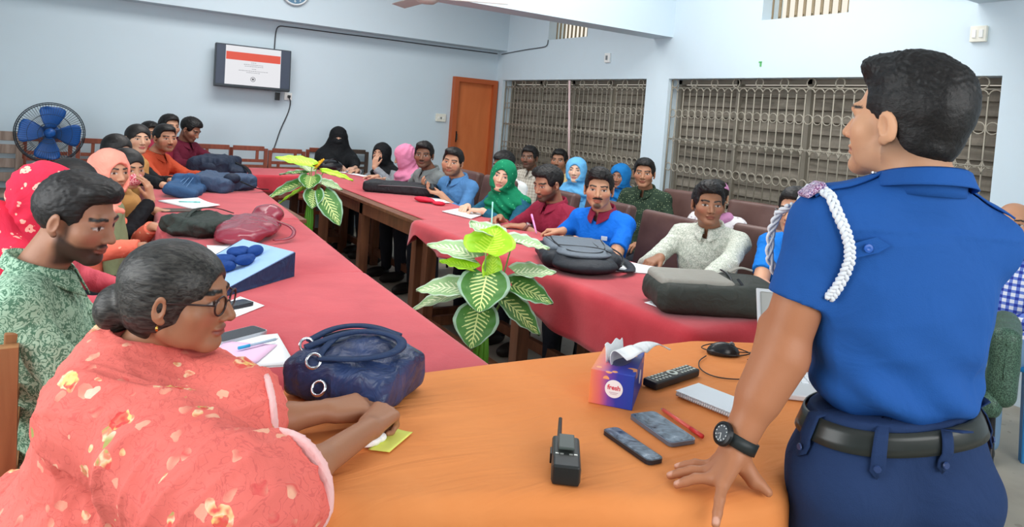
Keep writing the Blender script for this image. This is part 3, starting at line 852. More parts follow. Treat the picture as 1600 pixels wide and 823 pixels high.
def hand_prims(F, w, d, n, side, curl=.35, spread=.12, thumb=.7, sc=1., curls=None):
    """w wrist, d toward the fingers, n back of the hand, side +1 when the thumb is at cross(d,n)"""
    d = nrm(d); n = v3(n); n = nrm(n-d*(n@d)); t = np.cross(d, n)*side
    out = []
    lens = [(.040, .025, .019), (.044, .028, .020), (.041, .026, .020), (.032, .020, .018)]
    off = [.026, .0085, -.0095, -.026]; kl = [.087, .09, .085, .077]
    for i in range(4):
        k = w+(d*kl[i]+t*off[i])*sc
        F.add(cap(w+t*off[i]*.55*sc+d*.008, k, .0145*sc, .0108*sc), .012)
    for i in range(4):
        k = w+(d*kl[i]+t*off[i])*sc; sp = spread*(1.5-i)/1.5; a = 0
        dd = nrm(d+t*sp); p = k; cu = curls[i] if curls else curl*(1+.08*i)
        for j, L in enumerate(lens[i]):
            a += cu*(1., 1.15, .8)[j]
            q = p+(dd*math.cos(a)-n*math.sin(a))*L*sc
            r0 = (.0090, .0082, .0074)[j]*(.92 if i == 3 else 1)*sc
            F.add(cap(p, q, r0, r0*.9), .003 if j else .006); p = q
        out.append(p)
    b = w+(d*.022+t*.02-n*.004)*sc; td = nrm(d*math.cos(thumb)+t*math.sin(thumb)-n*.25)
    m = b+td*.036*sc; F.add(cap(b, m, .0145*sc, .0115*sc), .01)
    td2 = nrm(td+d*.35-n*.12); m2 = m+td2*.03*sc; F.add(cap(m, m2, .0105*sc, .0092*sc), .003)
    F.add(cap(m2, m2+nrm(td2+d*.25)*.023*sc, .0092*sc, .0075*sc), .003)
    return out

def ik(S, Wp, l1, l2, pole):
    S, Wp, pole = v3(S), v3(Wp), v3(pole); D = Wp-S; L = np.linalg.norm(D); k = max(1., L/(l1+l2)*1.004); l1, l2 = l1*k, l2*k
    L = max(L, abs(l1-l2)+.01); u = D/np.linalg.norm(D); a = (l1*l1-l2*l2+L*L)/(2*L); h = math.sqrt(max(l1*l1-a*a, 0))
    pl = pole-u*(pole@u); return S+u*a+nrm(pl)*h

def hair_short(F, H, vol=1., sides=1., quiff=0., low=-.055):
    F.add(H.ell((0, -.018, .032), (.0745+.0095*sides, .096+.012*sides, .096)))
    F.add(H.ell((0, .008, .082), (.064, .088, .042+.012*vol)), .025)
    if quiff: F.add(H.ell((.012, .055, .098), (.05, .045, .022+.018*quiff)), .02)
    F.sub(H.rbox((0, .125, -.042), (.066, .082, .110), .034), .018)
    for sx in (-1, 1): F.sub(H.ell((sx*.095, .006, -.03), (.034, .028, .045)), .012); F.sub(H.rbox((sx*.09, .085, -.09), (.04, .07, .075), .01), .006)
    F.sub(H.rbox((0, .02, low-.1), (.2, .2, .1), .01), .012)
def hair_long(F, H, bun=False, down=True, part=.0):
    F.add(H.ell((0, -.02, .03), (.085, .108, .094)))
    F.add(H.ell((0, -.03, -.03), (.08, .085, .075)), .03)
    F.sub(H.ell((0, .118, -.036), (.071, .084, .104)), .008)
    F.sub(H.cap((part, .1, .135), (part, -.02, .132), .006), .01)
    F.sub(H.rbox((0, .07, -.17), (.2, .1, .1), .01), .012)
    if down:
        F.add(H.cap((-.03, -.075, -.02), (-.02, -.1, -.22), .05, .035), .03); F.add(H.cap((.03, -.075, -.02), (.02, -.1, -.22), .05, .035), .03)
    if bun:
        F.add(H.ell((0, -.125, -.045), (.05, .045, .055)), .012)

def collar_mesh(parent, m, c, R=.064, h=.034, fall=.03, point=.03, tilt=.18, gap=16, name='collar', M=None):
    mb = MB(); n = 40; M3 = Matrix(M.tolist()) if M is not None else Matrix.Identity(3)
    def fn(u, v):
        a = R_(gap)+u*(2*math.pi-2*R_(gap)); b = -math.pi/2-0   # a measured from the front (+y)
        fr = .5+.5*math.cos(a); end = max(0, 1-min(a, 2*math.pi-a)/R_(60))
        x, y = math.sin(a), math.cos(a)
        topz = h*(1-fr*.75); 
        if v < .4: k = v/.4; r = R+(.002)*k; z = -.022+k*(topz+.022)
        else: k = (v-.4)/.6; r = R+.004+k*(.016+.022*end); z = topz-k*(fall+point*end)-.002*math.sin(k*3)
        p = Vector((x*r, y*r*1.05+(.012*fr), z-y*tilt*r*1.0))
        return Vector(c)+M3 @ p
    mb.grid(fn, n, 9)
    return mb.build(name, m, parent, smooth=True, thick=.003)

PEOPLE = {}
def hair_disp(q, V, seed, hv):
    top = np.clip((q[:, 2]-.03)/.06, 0, 1)
    return .0016*waves(V, seed, 150, 6, (1, .4, .8))+.005*hv*top*folds(V, seed+3, 260, 6, (1, .45, .8))+.0025*hv*folds(V, seed+4, 520, 5, (1, .35, .7))
def scarf_folds(V, H, nb, seed):
    q = H.inv(V); r = np.sqrt((q[:, 0]*1.1)**2+(q[:, 2]+.02)**2); low = np.clip((-.06-q[:, 2])/.08, 0, 1)
    a = np.sin(r*150+2.2*waves(V, seed, 16)+q[:, 1]*40); b = np.sin((q[:, 2]+.55*np.abs(q[:, 0]-.02)+.25*q[:, 1])*105+2.5*waves(V, seed+1, 14))
    return .0022*a*(1-low)*np.clip((.09-q[:, 1])/.05, .3, 1)+.0055*b*low+.004*folds(V, seed+2, 60, 5)
def person(key, label, head, face, hyaw=0, hpitch=0, hroll=0, lean=.1, s=1., female=False, skin=(176, 128, 100), hair='short', hairm=None, hv=1., quiff=0., sides=1.,
           beard=0., must=0., stub=0., lips=None, shirt=None, sleeve='long', collar=None, hands=None, trousers=None, hijab=None, cape=1., hs=.0042, cs=.0075,
           fw=1., jaw=1., full=0., sh=1., belly=0., legs=True, eyeslit=False, mask=None, drape=None, orna=None, gaze=(0, 0), cuffs=None, vneck=True, group=None, side_lean=0., brow=1., knees=(.40, 0.), hsc=.96, hk=(1.08, 1.0, .95), goatee=0., bun=False, down=True, seat=None, hem=None):
    a = R_(face); fx, fy = math.cos(a), math.sin(a)
    root = thing('person', label, 'person', (head[0]-fx*lean-side_lean*fy, head[1]-fy*lean+side_lean*fx, 0), a-math.pi/2, group)
    ca, sa = math.cos(a-math.pi/2), math.sin(a-math.pi/2)
    def L(p): dx, dy = p[0]-root.location[0], p[1]-root.location[1]; return np.array([dx*ca+dy*sa, -dx*sa+dy*ca, p[2]])
    def Ld(d): return np.array([d[0]*ca+d[1]*sa, -d[0]*sa+d[1]*ca, d[2]])
    hc = L(head); H = Head(hc, rot3(R_(hyaw), R_(hpitch), R_(hroll)), s*hsc, hk)
    hz = hc[2]; sl = side_lean
    hipz = seat+.08 if seat else max(.44, hz-.64)
    ys = lean-.085*s; zs = hz-.20*s; sw = (.140 if female else .152)*sh*s
    nb = np.array([sl*.9, ys-.0, hz-.145*s])
    Sh = {k: np.array([sl*.8+sx*sw, ys, zs]) for k, sx in (('L', -1), ('R', 1))}
    arms = {}
    for k, sx in (('L', -1), ('R', 1)):
        hd = (hands or {}).get(k)
        if hd is None: hd = dict(p=None)
        if hd.get('p') is None:
            wr = np.array([sx*.13, lean+.20, hipz+.13]); d = nrm((-sx*.5, .8, -.1)); n = np.array([0, .1, 1.])
        else:
            c = L(hd['p']); d = nrm(Ld(hd.get('d', (fx, fy, 0)))); n = nrm(Ld(hd.get('n', (0, 0, 1)))); wr = c-d*.07*s
        pole = Ld(hd['pole']) if 'pole' in hd else np.array([sx*.8, -.35, -.75])
        E = L(hd['elbow']) if 'elbow' in hd else ik(Sh[k], wr, .275*s, .245*s, pole)
        arms[k] = (E, wr, d, n, hd)
    # --- body (skin): head, neck, chest, arms, hands in one surface
    F = Field(hs)
    add_head(F, H, fw, jaw, female=female, ears=not hijab, full=full)
    nr = .046 if female else .053
    F.add(cap(H.p((0, -.02, -.055)), nb, nr*s*(1+.15*full), (nr+.004)*s*(1+.2*full)), .02)
    F.add(ell((sl*.8, ys-.01, zs-.03), (.13*s*sh, .075*s, .085*s)), .04)
    F.add(cap(Sh['L'], Sh['R'], .035), .03)
    for k, sx in (('L', -1), ('R', 1)):
        E, wr, d, n, hd = arms[k]; sc = s*(.92 if female else 1)
        F.add(cap(Sh[k], E, .043*sc, .038*sc), .02); F.add(cap(E, wr, .039*sc, .025*sc), .012)
        F.add(ecap(E+(wr-E)*.2, E+(wr-E)*.5, .041*sc, .036*sc, n, .9), .012)
        hand_prims(F, wr, d, n, hd.get('th', 1 if k == 'L' else -1), hd.get('curl', .35), hd.get('spread', .12), hd.get('thumb', .6), sc, hd.get('curls'))
    V, f = F.mesh(); q = H.inv(V)
    C = np.tile(np.array(lin(skin)), (len(V), 1)); near = (np.abs(q) < .15).all(1)
    if lips is None: lips = tuple(int(x*.82*w) for x, w in zip(skin, (1.08, .82, .86)))
    hcol = (70, 68, 66) if hairm is HAIR_GREY and False else (24, 21, 20)
    C[near] = face_cols(q[near], skin, hcol, beard, must, stub, lips, brow, gaze, goatee)
    C *= (1+.05*waves(V, 3, 40))[:, None]
    link('body', np_mesh('body', V, f, col=C), SKIN, root)
    # --- hair
    seed = sum(map(ord, key))
    hm = hairm or HAIR
    if hair and not (hijab and not eyeslit and False):
        if hair == 'short':
            G = Field(.0042); hair_short(G, H, hv, sides, quiff)
            field_obj('hair', G, hm, root, lambda V: hair_disp(H.inv(V), V, seed, hv))
        elif hair == 'long':
            G = Field(.0045); hair_long(G, H, bun, down)
            field_obj('hair', G, hm, root, lambda V: .0015*folds(V, seed, 380, 6, (1, .2, .4)))
        elif hair == 'bald':
            pass
    # --- shirt
    tl = math.atan2(ys, zs-hipz)
    Mt = np.array(Matrix.Rotation(-tl, 3, 'X')); mid = np.array([sl*.6, ys*.8, 0]); 
    if shirt:
        G = Field(cs); w = .132*s*sh*(0.93 if female else 1)
        G.add(ell((sl*.7, ys*.92+.004, zs-.10), (w+.03, .112*s+belly*.3, .175*s), Mt))
        G.add(cap(Sh['L']+(0.015, 0, 0.004), Sh['R']+(-.015, 0, .004), .056*s), .05)
        for k in 'LR': G.add(cap(nb+(0, -.008, -.012), Sh[k]+(0, 0, .008), .05*s, .05*s), .035)
        G.add(ell((sl*.4, ys*.5+belly*.25, (zs+hipz)/2-.06), (w+.012+belly*.5, .122*s+belly, .2*s)), .06)
        G.add(ell((0, .0, hipz+.03), (.175*s, .135*s, .13*s)), .05)
        for k, sx in (('L', -1), ('R', 1)):
            E, wr, d, n, hd = arms[k]
            if sleeve == 'short':
                e2 = Sh[k]+(E-Sh[k])*.70; G.add(cut(cap(Sh[k], e2+(E-Sh[k])*.1, .053*s, .056*s), e2, E-Sh[k]), .025)
            elif sleeve in ('long', 'rolled'):
                G.add(cap(Sh[k], E, .053*s, .048*s), .03)
                fr = .93 if sleeve == 'long' else .5
                e2 = E+(wr-E)*fr; G.add(cut(cap(E, wr, .054*s, .038*s), e2, wr-E), .015)
        if vneck:
            G.sub(ell(nb+(0, .055*s, .012*s), (.042*s, .062*s, .06*s)), .012)
        G.sub(cap(nb+(0, .0, -.005), H.p((0, -.02, .02)), .056*s if not female else .052*s), .008)
        if hem: G.plane((0, 0, hem), (0, 0, -1))
        field_obj('shirt' if not female else 'dress', G, shirt, root, lambda V: .0075*folds(V, seed+1, 46, 6, (1, 1, .8))+.003*folds(V, seed+2, 110, 5))
    if collar:
        collar_mesh(root, collar, nb+(0, .004, .016), R=.063*s, h=.036, fall=.036, point=.034, gap=9)
    if cuffs:
        for k in 'LR':
            E, wr, d, n, hd = arms[k]
            e1, e2 = E+(wr-E)*.82, E+(wr-E)*.95
            G = Field(.005); G.add(cut(cap(e1, e2+(e2-e1)*.3, .041*s, .039*s), e2, wr-E)); field_obj('cuff', G, cuffs, root)
    # --- legs
    if legs:
        G = Field(.011); kz = min(hipz-.01, .5); ky, kx = knees
        for sx in (-1, 1):
            kn = (sx*.10+kx, ky, kz); an = (sx*.11+kx, ky-.03, .09)
            G.add(cap((sx*.085, .02, hipz), kn, .082*s, .06*s), .02); G.add(cap(kn, an, .06*s, .048*s), .02)
            S = Field(.008); S.add(cut(ell((sx*.115+kx, ky+.055, .035), (.043, .125, .05)), (0, 0, .004), (0, 0, -1)), .01); field_obj('shoe', S, SHOE, root)
        G.add(ell((0, 0, hipz), (.17*s, .13*s, .1*s)), .03)
        field_obj('trousers', G, trousers or TROUSER, root, lambda V: .006*waves(V, seed+5, 30, 5))
    # --- headscarf
    if hijab:
        G = Field(.005); e = H.ell
        G.add(e((0, -.012, .02), (.092, .112, .112))); G.add(e((0, .022, -.035), (.079, .078, .085)), .02)
        G.add(e((0, .028, -.075), (.066, .07, .055)), .03)
        G.add(cap(H.p((0, -.02, -.06)), nb+(0, .015, -.01), .075*s, .088*s), .04)
        if cape:
            G.add(ell(nb+(0, .035, -.055), (.15*s*cape, .12*s, .075*s)), .05)
            G.add(ell(nb+(.02, .09, -.12), (.10*s*cape, .06*s, .10*s*cape)), .05)
            for k in 'LR': G.add(cap(nb, Sh[k]+(0, 0, .014), .07*s, .058*s), .03)
        if eyeslit: G.add(e((0, .075, -.045), (.05, .05, .045)), .02); G.sub(e((0, .105, .001), (.048, .04, .0105)), .004)
        else: G.sub(e((0, .108, -.018), (.051*fw, .075, .079)), .012)
        field_obj('headscarf', G, hijab, root, lambda V: scarf_folds(V, H, nb, seed))
    if mask:
        G = Field(.004); G.add(H.ell((0, .022, -.058), (.066, .082, .054))); G.add(H.ell((0, .085, -.05), (.03, .026, .036)), .03)
        G.plane(H.p((0, .028, 0)), H.M@np.array((0, -1, 0.))); field_obj('face_mask', G, mask, root, lambda V: .0015*waves(V, 5, 160, 5))
    info = dict(root=root, H=H, nb=nb, Sh=Sh, arms=arms, L=L, hipz=hipz, ys=ys, zs=zs, s=s)
    if drape: drape(info)
    PEOPLE[key] = info
    return info
# ------------------------------------------------------------------ cloth patterns
def pattern(name, base, rough=.85, fold=.4, folds=11):
    t = NT(name, rough, 0, .2); t.c = lin(base) if isinstance(base[0], (int, float)) else base
    w = t.noise(folds, 3, 1.2); n = t.noise(420, 1)
    t.bump(t.math('ADD', w, t.math('MULTIPLY', n, .05)), fold, .02)
    return t
# coral shawl with flowers
t = pattern('coral_floral_shawl', (236, 116, 104), .8)
wv = t.warp(26, .035); f = t.noise(4, 3)
b = t.mix(f, lin((228, 102, 94)), lin((240, 128, 116)))
ln = t.math('LESS_THAN', t.math('ABSOLUTE', t.math('SUBTRACT', t.noise(26, 2, 2.0), .5)), .018)
b = t.mix(t.math('MULTIPLY', ln, .55), b, lin((206, 92, 88)))
fl = t.vor(8, vec=wv); pet = t.vor(30, vec=wv)
near = t.math('LESS_THAN', t.math('ADD', fl, t.math('MULTIPLY', pet, .45)), .42)
core = t.math('LESS_THAN', fl, .15)
b = t.mix(t.math('MULTIPLY', t.math('LESS_THAN', t.vor(19, vec=wv), .22), .6), b, t.ramp(t.noise(11, 2), [(.4, (248, 186, 156)), (.5, (216, 72, 74)), (.6, (246, 206, 170))]))
b = t.mix(t.math('MULTIPLY', near, .8), b, t.ramp(t.noise(34, 2), [(.36, (226, 84, 78)), (.44, (240, 200, 140)), (.52, (246, 226, 184)), (.6, (236, 140, 110)), (.66, (170, 170, 96))]))
b = t.mix(t.math('MULTIPLY', core, .8), b, t.ramp(t.noise(45, 2), [(.45, (214, 58, 60)), (.55, (244, 206, 120))]))
lf = t.math('MULTIPLY', t.math('LESS_THAN', t.vor(12, vec=wv), .17), t.math('GREATER_THAN', t.noise(6, 1), .55))
b = t.mix(t.math('MULTIPLY', lf, .85), b, t.ramp(t.noise(9, 1), [(.45, (150, 168, 92)), (.55, (244, 214, 190))]))
SHAWL = t.base(b).m
HEM = fabric('pale_pink_hem', (240, 190, 188))
# red scarf with cream motifs
t = pattern('crimson_block_print', (214, 44, 72))
wv = t.warp(22, .02)
mo = t.vor(20, vec=wv, rnd=.6); ring = t.math('LESS_THAN', t.math('ADD', mo, t.math('MULTIPLY', t.vor(75, vec=wv), .3)), .47); hole = t.math('LESS_THAN', t.vor(70, vec=wv), .17)
b = t.mix(t.noise(4, 2), lin((206, 36, 66)), lin((222, 56, 82)))
b = t.mix(t.math('MULTIPLY', ring, t.math('SUBTRACT', 1, hole)), b, lin((240, 178, 160)))
CRIMSON = t.base(b).m
t = pattern('crimson_border_print', (226, 60, 84))
b = t.mix(t.math('LESS_THAN', t.math('ABSOLUTE', t.math('SUBTRACT', t.noise(34, 1, 2.5), .5)), .05), lin((222, 54, 82)), lin((246, 176, 160)))
CRIMSON_B = t.base(b).m
# green swirl kurta
t = pattern('sage_swirl_print', (150, 186, 158), .8, .3)
s1 = t.math('ABSOLUTE', t.math('SUBTRACT', t.noise(42, 2, 2.2), .5)); s2 = t.math('LESS_THAN', t.vor(60, vec=t.warp(20, .04)), .22)
b = t.mix(t.math('MULTIPLY', t.math('LESS_THAN', s1, .05), .85), t.mix(t.noise(8, 2), lin((142, 178, 150)), lin((176, 204, 180))), lin((58, 104, 80)))
b = t.mix(t.math('MULTIPLY', s2, .7), b, lin((70, 118, 92)))
SAGE = t.base(b).m
# pale leaf print shirt
t = pattern('pale_leaf_print', (214, 218, 206), .75, .35)
s1 = t.math('ABSOLUTE', t.math('SUBTRACT', t.noise(75, 2, 1.6), .5))
LEAF = t.base(t.mix(t.math('MULTIPLY', t.math('LESS_THAN', s1, .06), .7), t.mix(t.noise(10, 2), lin((204, 208, 196)), lin((226, 228, 218))), lin((138, 152, 136)))).m
# dark green with dots
t = pattern('dark_green_dots', (44, 62, 48), .8, .35)
DOTS = t.base(t.mix(t.math('LESS_THAN', t.vor(62, rnd=.35), .2), t.mix(t.noise(8, 2), lin((36, 52, 40)), lin((54, 72, 56))), lin((150, 164, 128)))).m
# checks
def checks(name, a, b_, c, sc=24):
    t = pattern(name, a, .8, .35); sep = t.node('SeparateXYZ'); t.put(sep.inputs[0], t.obj())
    def stripe(k): return t.math('LESS_THAN', t.math('FRACT', t.math('MULTIPLY', sep.outputs[k], sc)), .45)
    sx, sz = stripe(0), stripe(2); sm = t.math('MULTIPLY', t.math('ADD', sx, sz), .5)
    return t.base(t.ramp(sm, [(0, a), (.33, b_), (.75, c)], 'CONSTANT')).m
PLAID = checks('blue_white_check', (228, 232, 244), (104, 128, 206), (44, 62, 160), 30)
BEIGECHECK = checks('beige_check', (214, 208, 196), (198, 190, 176), (178, 168, 154), 34)
t = pattern('yellow_floral', (232, 204, 140))
YELLOWF = t.base(t.mix(t.math('LESS_THAN', t.vor(22, vec=t.warp(18, .03)), .24), lin((234, 208, 150)), lin((206, 140, 84)))).m
t = pattern('green_sequin_scarf', (16, 128, 88))
GREENS = t.base(t.mix(t.math('LESS_THAN', t.vor(34, vec=t.warp(18, .03)), .15), t.mix(t.noise(7, 3), lin((10, 104, 74)), lin((24, 144, 98))), lin((88, 196, 140)))).m
t = pattern('mauve_white_print', (222, 220, 222))
MAUVEP = t.base(t.mix(t.math('LESS_THAN', t.vor(40, vec=t.warp(18, .03)), .25), lin((226, 224, 226)), lin((172, 150, 166)))).m
t = pattern('pink_mask_print', (226, 150, 156), .8, .2)
PINKMASK = t.base(t.mix(t.math('LESS_THAN', t.math('ABSOLUTE', t.math('SUBTRACT', t.noise(50, 1, 2.), .5)), .09), lin((240, 190, 190)), lin((196, 72, 92)))).m
PEACH = fabric('peach_scarf', (246, 150, 132)); PEACHP = pattern('peach_orange_print', (236, 120, 96))
PEACHP = PEACHP.base(PEACHP.mix(PEACHP.math('LESS_THAN', PEACHP.vor(26, vec=PEACHP.warp(18, .03)), .22), lin((238, 122, 98)), lin((250, 184, 156)))).m
OCHRE = fabric('ochre_scarf', (190, 142, 84)); OLIVE = fabric('olive_scarf', (128, 138, 104))
RUST = fabric('rust_kurta', (182, 74, 46)); MAROON = fabric('maroon_shirt', (98, 28, 48)); MAROONK = fabric('maroon_kurta', (142, 38, 62))
GREYK = fabric('grey_kurta', (122, 128, 128)); DENIM = fabric('denim_blue_shirt', (84, 134, 186)); BLUEP = fabric('royal_blue_polo', (18, 108, 214)); BLUEP2 = fabric('bright_blue_shirt', (24, 118, 210))
COLM = fabric('polo_maroon_collar', (138, 40, 66)); TEAL = fabric('teal_dress', (34, 92, 116)); LTBLUE = fabric('light_blue_scarf', (104, 176, 226)); BLUEH = fabric('blue_scarf', (28, 116, 184))
PINKH = fabric('pink_scarf', (222, 134, 168)); GREYD = fabric('grey_dress', (140, 146, 152)); WHITES = fabric('white_shirt', (226, 230, 228)); BLACKH = fabric('black_scarf', (22, 24, 27), .8, fold=.7); MAUVE = fabric('mauve_cap', (196, 134, 176))
LEAFC = LEAF

# ------------------------------------------------------------------ seated people, left-hand rows
def shoulder_wrap(info, m, name, pts, disp=.006, h=.007, k=.03, sub=None):
    G = Field(h)
    for a, b, ra, rb in pts: G.add(cap(a, b, ra, rb), k)
    sd = len(pts)*7
    return field_obj(name, G, m, info['root'], lambda V: disp*waves(V, sd, 38, 6, (1, 1, .6)))

def glasses(info, m, lens=True):
    H = info['H']; mb = MB(); M3 = Matrix(H.M.tolist())
    P = lambda q: tuple(H.p(q))
    for sx in (-1, 1):
        c = (sx*.0325, .0965, -.003)
        mb.tube([P((c[0]+.0235*math.cos(a)*(1 if abs(math.cos(a)) < .9 else .97), c[1]-.003*abs(math.cos(a))*(1 if math.cos(a)*sx > 0 else -.5), c[2]+.0205*math.sin(a))) for a in [2*math.pi*k/24 for k in range(24)]], .0021, 6, closed=True)
        mb.tube([P((sx*.056, .094, .004)), P((sx*.074, .07, .008)), P((sx*.081, .01, .006)), P((sx*.078, -.012, -.004))], .002, 6)
    mb.tube([P((-.010, .0985, 0)), P((0, .1005, .003)), P((.010, .0985, 0))], .0018, 6)
    mb.build('glasses', m, info['root'], smooth=True)

# woman in the foreground, coral shawl
def coral(info):
    root, H, nb, Sh, arms, s = (info[k] for k in ('root', 'H', 'nb', 'Sh', 'arms', 's'))
    ys, zs, hipz = info['ys'], info['zs'], info['hipz']
    G = Field(.0062)
    G.add(ell((0, ys-.01, zs-.12), (.20, .16, .22)))
    G.add(ell((-.0, ys*.5-.03, zs-.36), (.27, .25, .24)), .08)
    G.add(ell((0, -.03, hipz+.02), (.29, .27, .2)), .06)
    for k in 'LR':
        E, wr, d, n, hd = arms[k]; sx = -1 if k == 'L' else 1
        G.add(cap(nb+(0, -.01, .0), Sh[k]+(sx*.01, 0, .01), .075, .08), .06)
        G.add(cap(Sh[k], E, .082, .084), .06)
        e2 = E+(wr-E)*(.26 if k == 'R' else .2)
        G.add(cut(cap(E, e2+(e2-E)*.4, .096, .088), e2, wr-E), .03)
    for k in 'LR': mE = Sh[k]+(arms[k][0]-Sh[k])*.78; G.add(cap(nb+(0, -.02, -.09), mE, .085, .075), .09); G.add(cap(np.array((0, ys*.6, zs-.3)), mE+(0, 0, -.03), .14, .075), .08)
    # rolled neckline
    ring = [(nb+np.array((.088*math.sin(a), .085*math.cos(a)+.018, .024-.045*max(0, math.cos(a))+.03*max(0, -math.cos(a))))) for a in [2*math.pi*i/14 for i in range(14)]]
    for a, b in zip(ring, ring[1:]+ring[:1]): G.add(cap(a, b, .024, .024), .006)
    ring2 = [(nb+np.array((.11*math.sin(a), .10*math.cos(a)+.018, .0-.06*max(0, math.cos(a))+.02*max(0, -math.cos(a))))) for a in [2*math.pi*i/14 for i in range(14)]]
    for a, b in zip(ring2, ring2[1:]+ring2[:1]): G.add(cap(a, b, .03, .03), .006)
    for a, b in zip(ring2, ring2[1:]+ring2[:1]): G.add(cap(a+((a-nb)*(.22, .22, 0))+(0, 0, -.04), b+((b-nb)*(.22, .22, 0))+(0, 0, -.04), .034, .034), .008)
    G.sub(cap(nb+(0, .01, -.0), nb+(0, .02, .12), .058, .062), .01)
    def disp(V):
        q = V-nb; r = np.sqrt(q[:, 0]**2+q[:, 1]**2)+.25*np.maximum(-q[:, 2], 0)
        c = r*24+1.6*waves(V, 4, 8)+.9*np.arctan2(q[:, 0], q[:, 1]); fold = (1-np.abs(np.sin(c)))**2.2+.5*(1-np.abs(np.sin(c*2.3+2*waves(V, 5, 10))))**2.5-.35
        return .014*fold*np.clip((r-.10)/.1, 0, 1)*(.5+.5*np.clip(waves(V, 15, 6)*2+.5, 0, 1))+.006*folds(V, 9, 55, 6)+.003*folds(V, 12, 110, 5)
    field_obj('shawl', G, SHAWL, root, disp)
    for k in 'LR':
        E, wr, d, n, hd = arms[k]; e2 = E+(wr-E)*(.26 if k == 'R' else .2); u = nrm(wr-E)
        G = Field(.005); G.add(cut(cut(cap(E, e2+(e2-E)*.6, .104, .094), e2+u*.012, u), e2-u*.002, -u)); field_obj('sleeve_hem', G, HEM, root)
    G = Field(.005); hair_back = H.ell
    MB().tube([H.p((.0815, -.004, -.044)), H.p((.084, -.004, -.05)), H.p((.0815, -.004, -.054))], .003, 6).build('earring', mat('gold', (212, 166, 84), .25, 1), root, smooth=True)
    glasses(info, mat('tortoise_frame', (46, 30, 28), .3))
L1 = person('L1', 'woman in the foreground wearing glasses and a coral floral shawl', (.215, 1.60, 1.03), -30, hyaw=0, hpitch=-3, hroll=0, lean=.10, s=1.0, hsc=1.0, hk=(1.05, 1.0, .93), female=True, skin=(158, 110, 82), hair='long', hairm=HAIR_GREY, bun=True, down=False,
       full=.55, jaw=1.02, sh=1.12, hs=.0034, legs=True, drape=coral, lips=(140, 78, 72),
       hands=dict(R=dict(p=(.595, 1.375, .812), d=(.72, .62, .12), n=(-.35, -.45, .8), curls=[1.15, 1.2, 1.2, 1.2], thumb=.15, elbow=(.275, 1.15, .79)),
                  L=dict(p=(.555, 1.43, .812), d=(.85, -.05, .05), n=(-.1, -.3, .95), curl=.45, thumb=.1, elbow=(.33, 1.44, .80), spread=.05)))
L2 = person('L2', 'bearded man in profile wearing a sage green printed kurta', (.03, 2.15, 1.105), -12, hyaw=-20, hpitch=-13, lean=-.02, skin=(158, 112, 88), hair='short', hv=.9, quiff=.6, sides=.55, beard=.95, must=.9, shirt=SAGE, collar=SAGE, sh=1.04, hs=.0036, cs=.0065, jaw=.98,
       hands=dict(R=dict(p=(.36, 2.02, .74), d=(1, .1, 0)), L=dict(p=(.36, 2.3, .72), d=(1, -.2, 0))))
wooden_chair('light brown wooden chair under the man in the sage green kurta', .125, 2.11, 0, WOODL, zt=.87, arms=False)
def crimson(info):
    root, nb, Sh, arms, H = info['root'], info['nb'], info['Sh'], info['arms'], info['H']
    G = Field(.007); zs, ys, hipz = info['zs'], info['ys'], info['hipz']
    G.add(ell((0, ys-.03, zs-.13), (.23, .19, .24))); G.add(ell((0, .0, zs-.36), (.27, .22, .25)), .08); G.add(cap(nb+(0, -.06, .02), (0, -.12, hipz+.1), .12, .2), .06)
    for k in 'LR': G.add(cap(Sh[k], arms[k][0], .085, .085), .05)
    field_obj('shawl', G, CRIMSON, root, lambda V: .008*waves(V, 21, 24, 6, (1, 1, .5))+.003*waves(V, 22, 70, 5))
    G = Field(.006)
    for a in range(9):
        u = R_(20+a*17.5); v = R_(20+(a+1)*17.5)
        G.add(cap(H.p((.082*math.cos(u), .075, -.02+.108*math.sin(u))), H.p((.082*math.cos(v), .075, -.02+.108*math.sin(v))), .024), .01)
    field_obj('scarf_border', G, CRIMSON_B, root, lambda V: .002*waves(V, 31, 60, 4))
person('L3', 'woman under a crimson scarf with cream motifs, behind the bearded man in green', (-.05, 2.86, 1.06), -8, hyaw=8, hpitch=-12, lean=.12, female=True, skin=(190, 140, 112), hair=None, hijab=CRIMSON, shirt=CRIMSON, drape=crimson, s=1.03)
person('L4', 'dark-haired woman mostly hidden between the crimson and the peach scarves', (.03, 3.42, 1.03), -10, hyaw=-25, hpitch=-18, lean=.1, female=True, skin=(196, 148, 120), hair='long', shirt=fabric('rose_dress', (214, 96, 110)), down=False, bun=True)
def scarf_stole(m, name='stole'):
    def fn(info):
        nb, Sh, ys, zs = info['nb'], info['Sh'], info['ys'], info['zs']
        shoulder_wrap(info, m, name, [(Sh['L']+(0, .02, .03), nb+(-.03, .1, -.06), .05, .05), (nb+(-.03, .1, -.06), nb+(.02, .16, -.32), .05, .06), (Sh['R']+(0, .02, .03), nb+(.03, .1, -.07), .05, .05), (nb+(.03, .1, -.07), nb+(.05, .16, -.36), .05, .055), (Sh['R']+(.02, -.02, .03), Sh['R']+(.04, -.04, -.3), .05, .07)])
    return fn
person('L5', 'woman in a peach headscarf and orange printed dress looking toward the officer', (.19, 4.2, 1.015), -20, hyaw=-36, lean=.12, female=True, skin=(182, 132, 104), hair=None, hijab=PEACH, shirt=PEACHP, drape=scarf_stole(OLIVE, 'green_stole'),
       hands=dict(R=dict(p=(.40, 3.78, .70), d=(.9, -.2, 0)), L=dict(p=(.46, 4.1, .74), d=(.9, -.5, 0))))
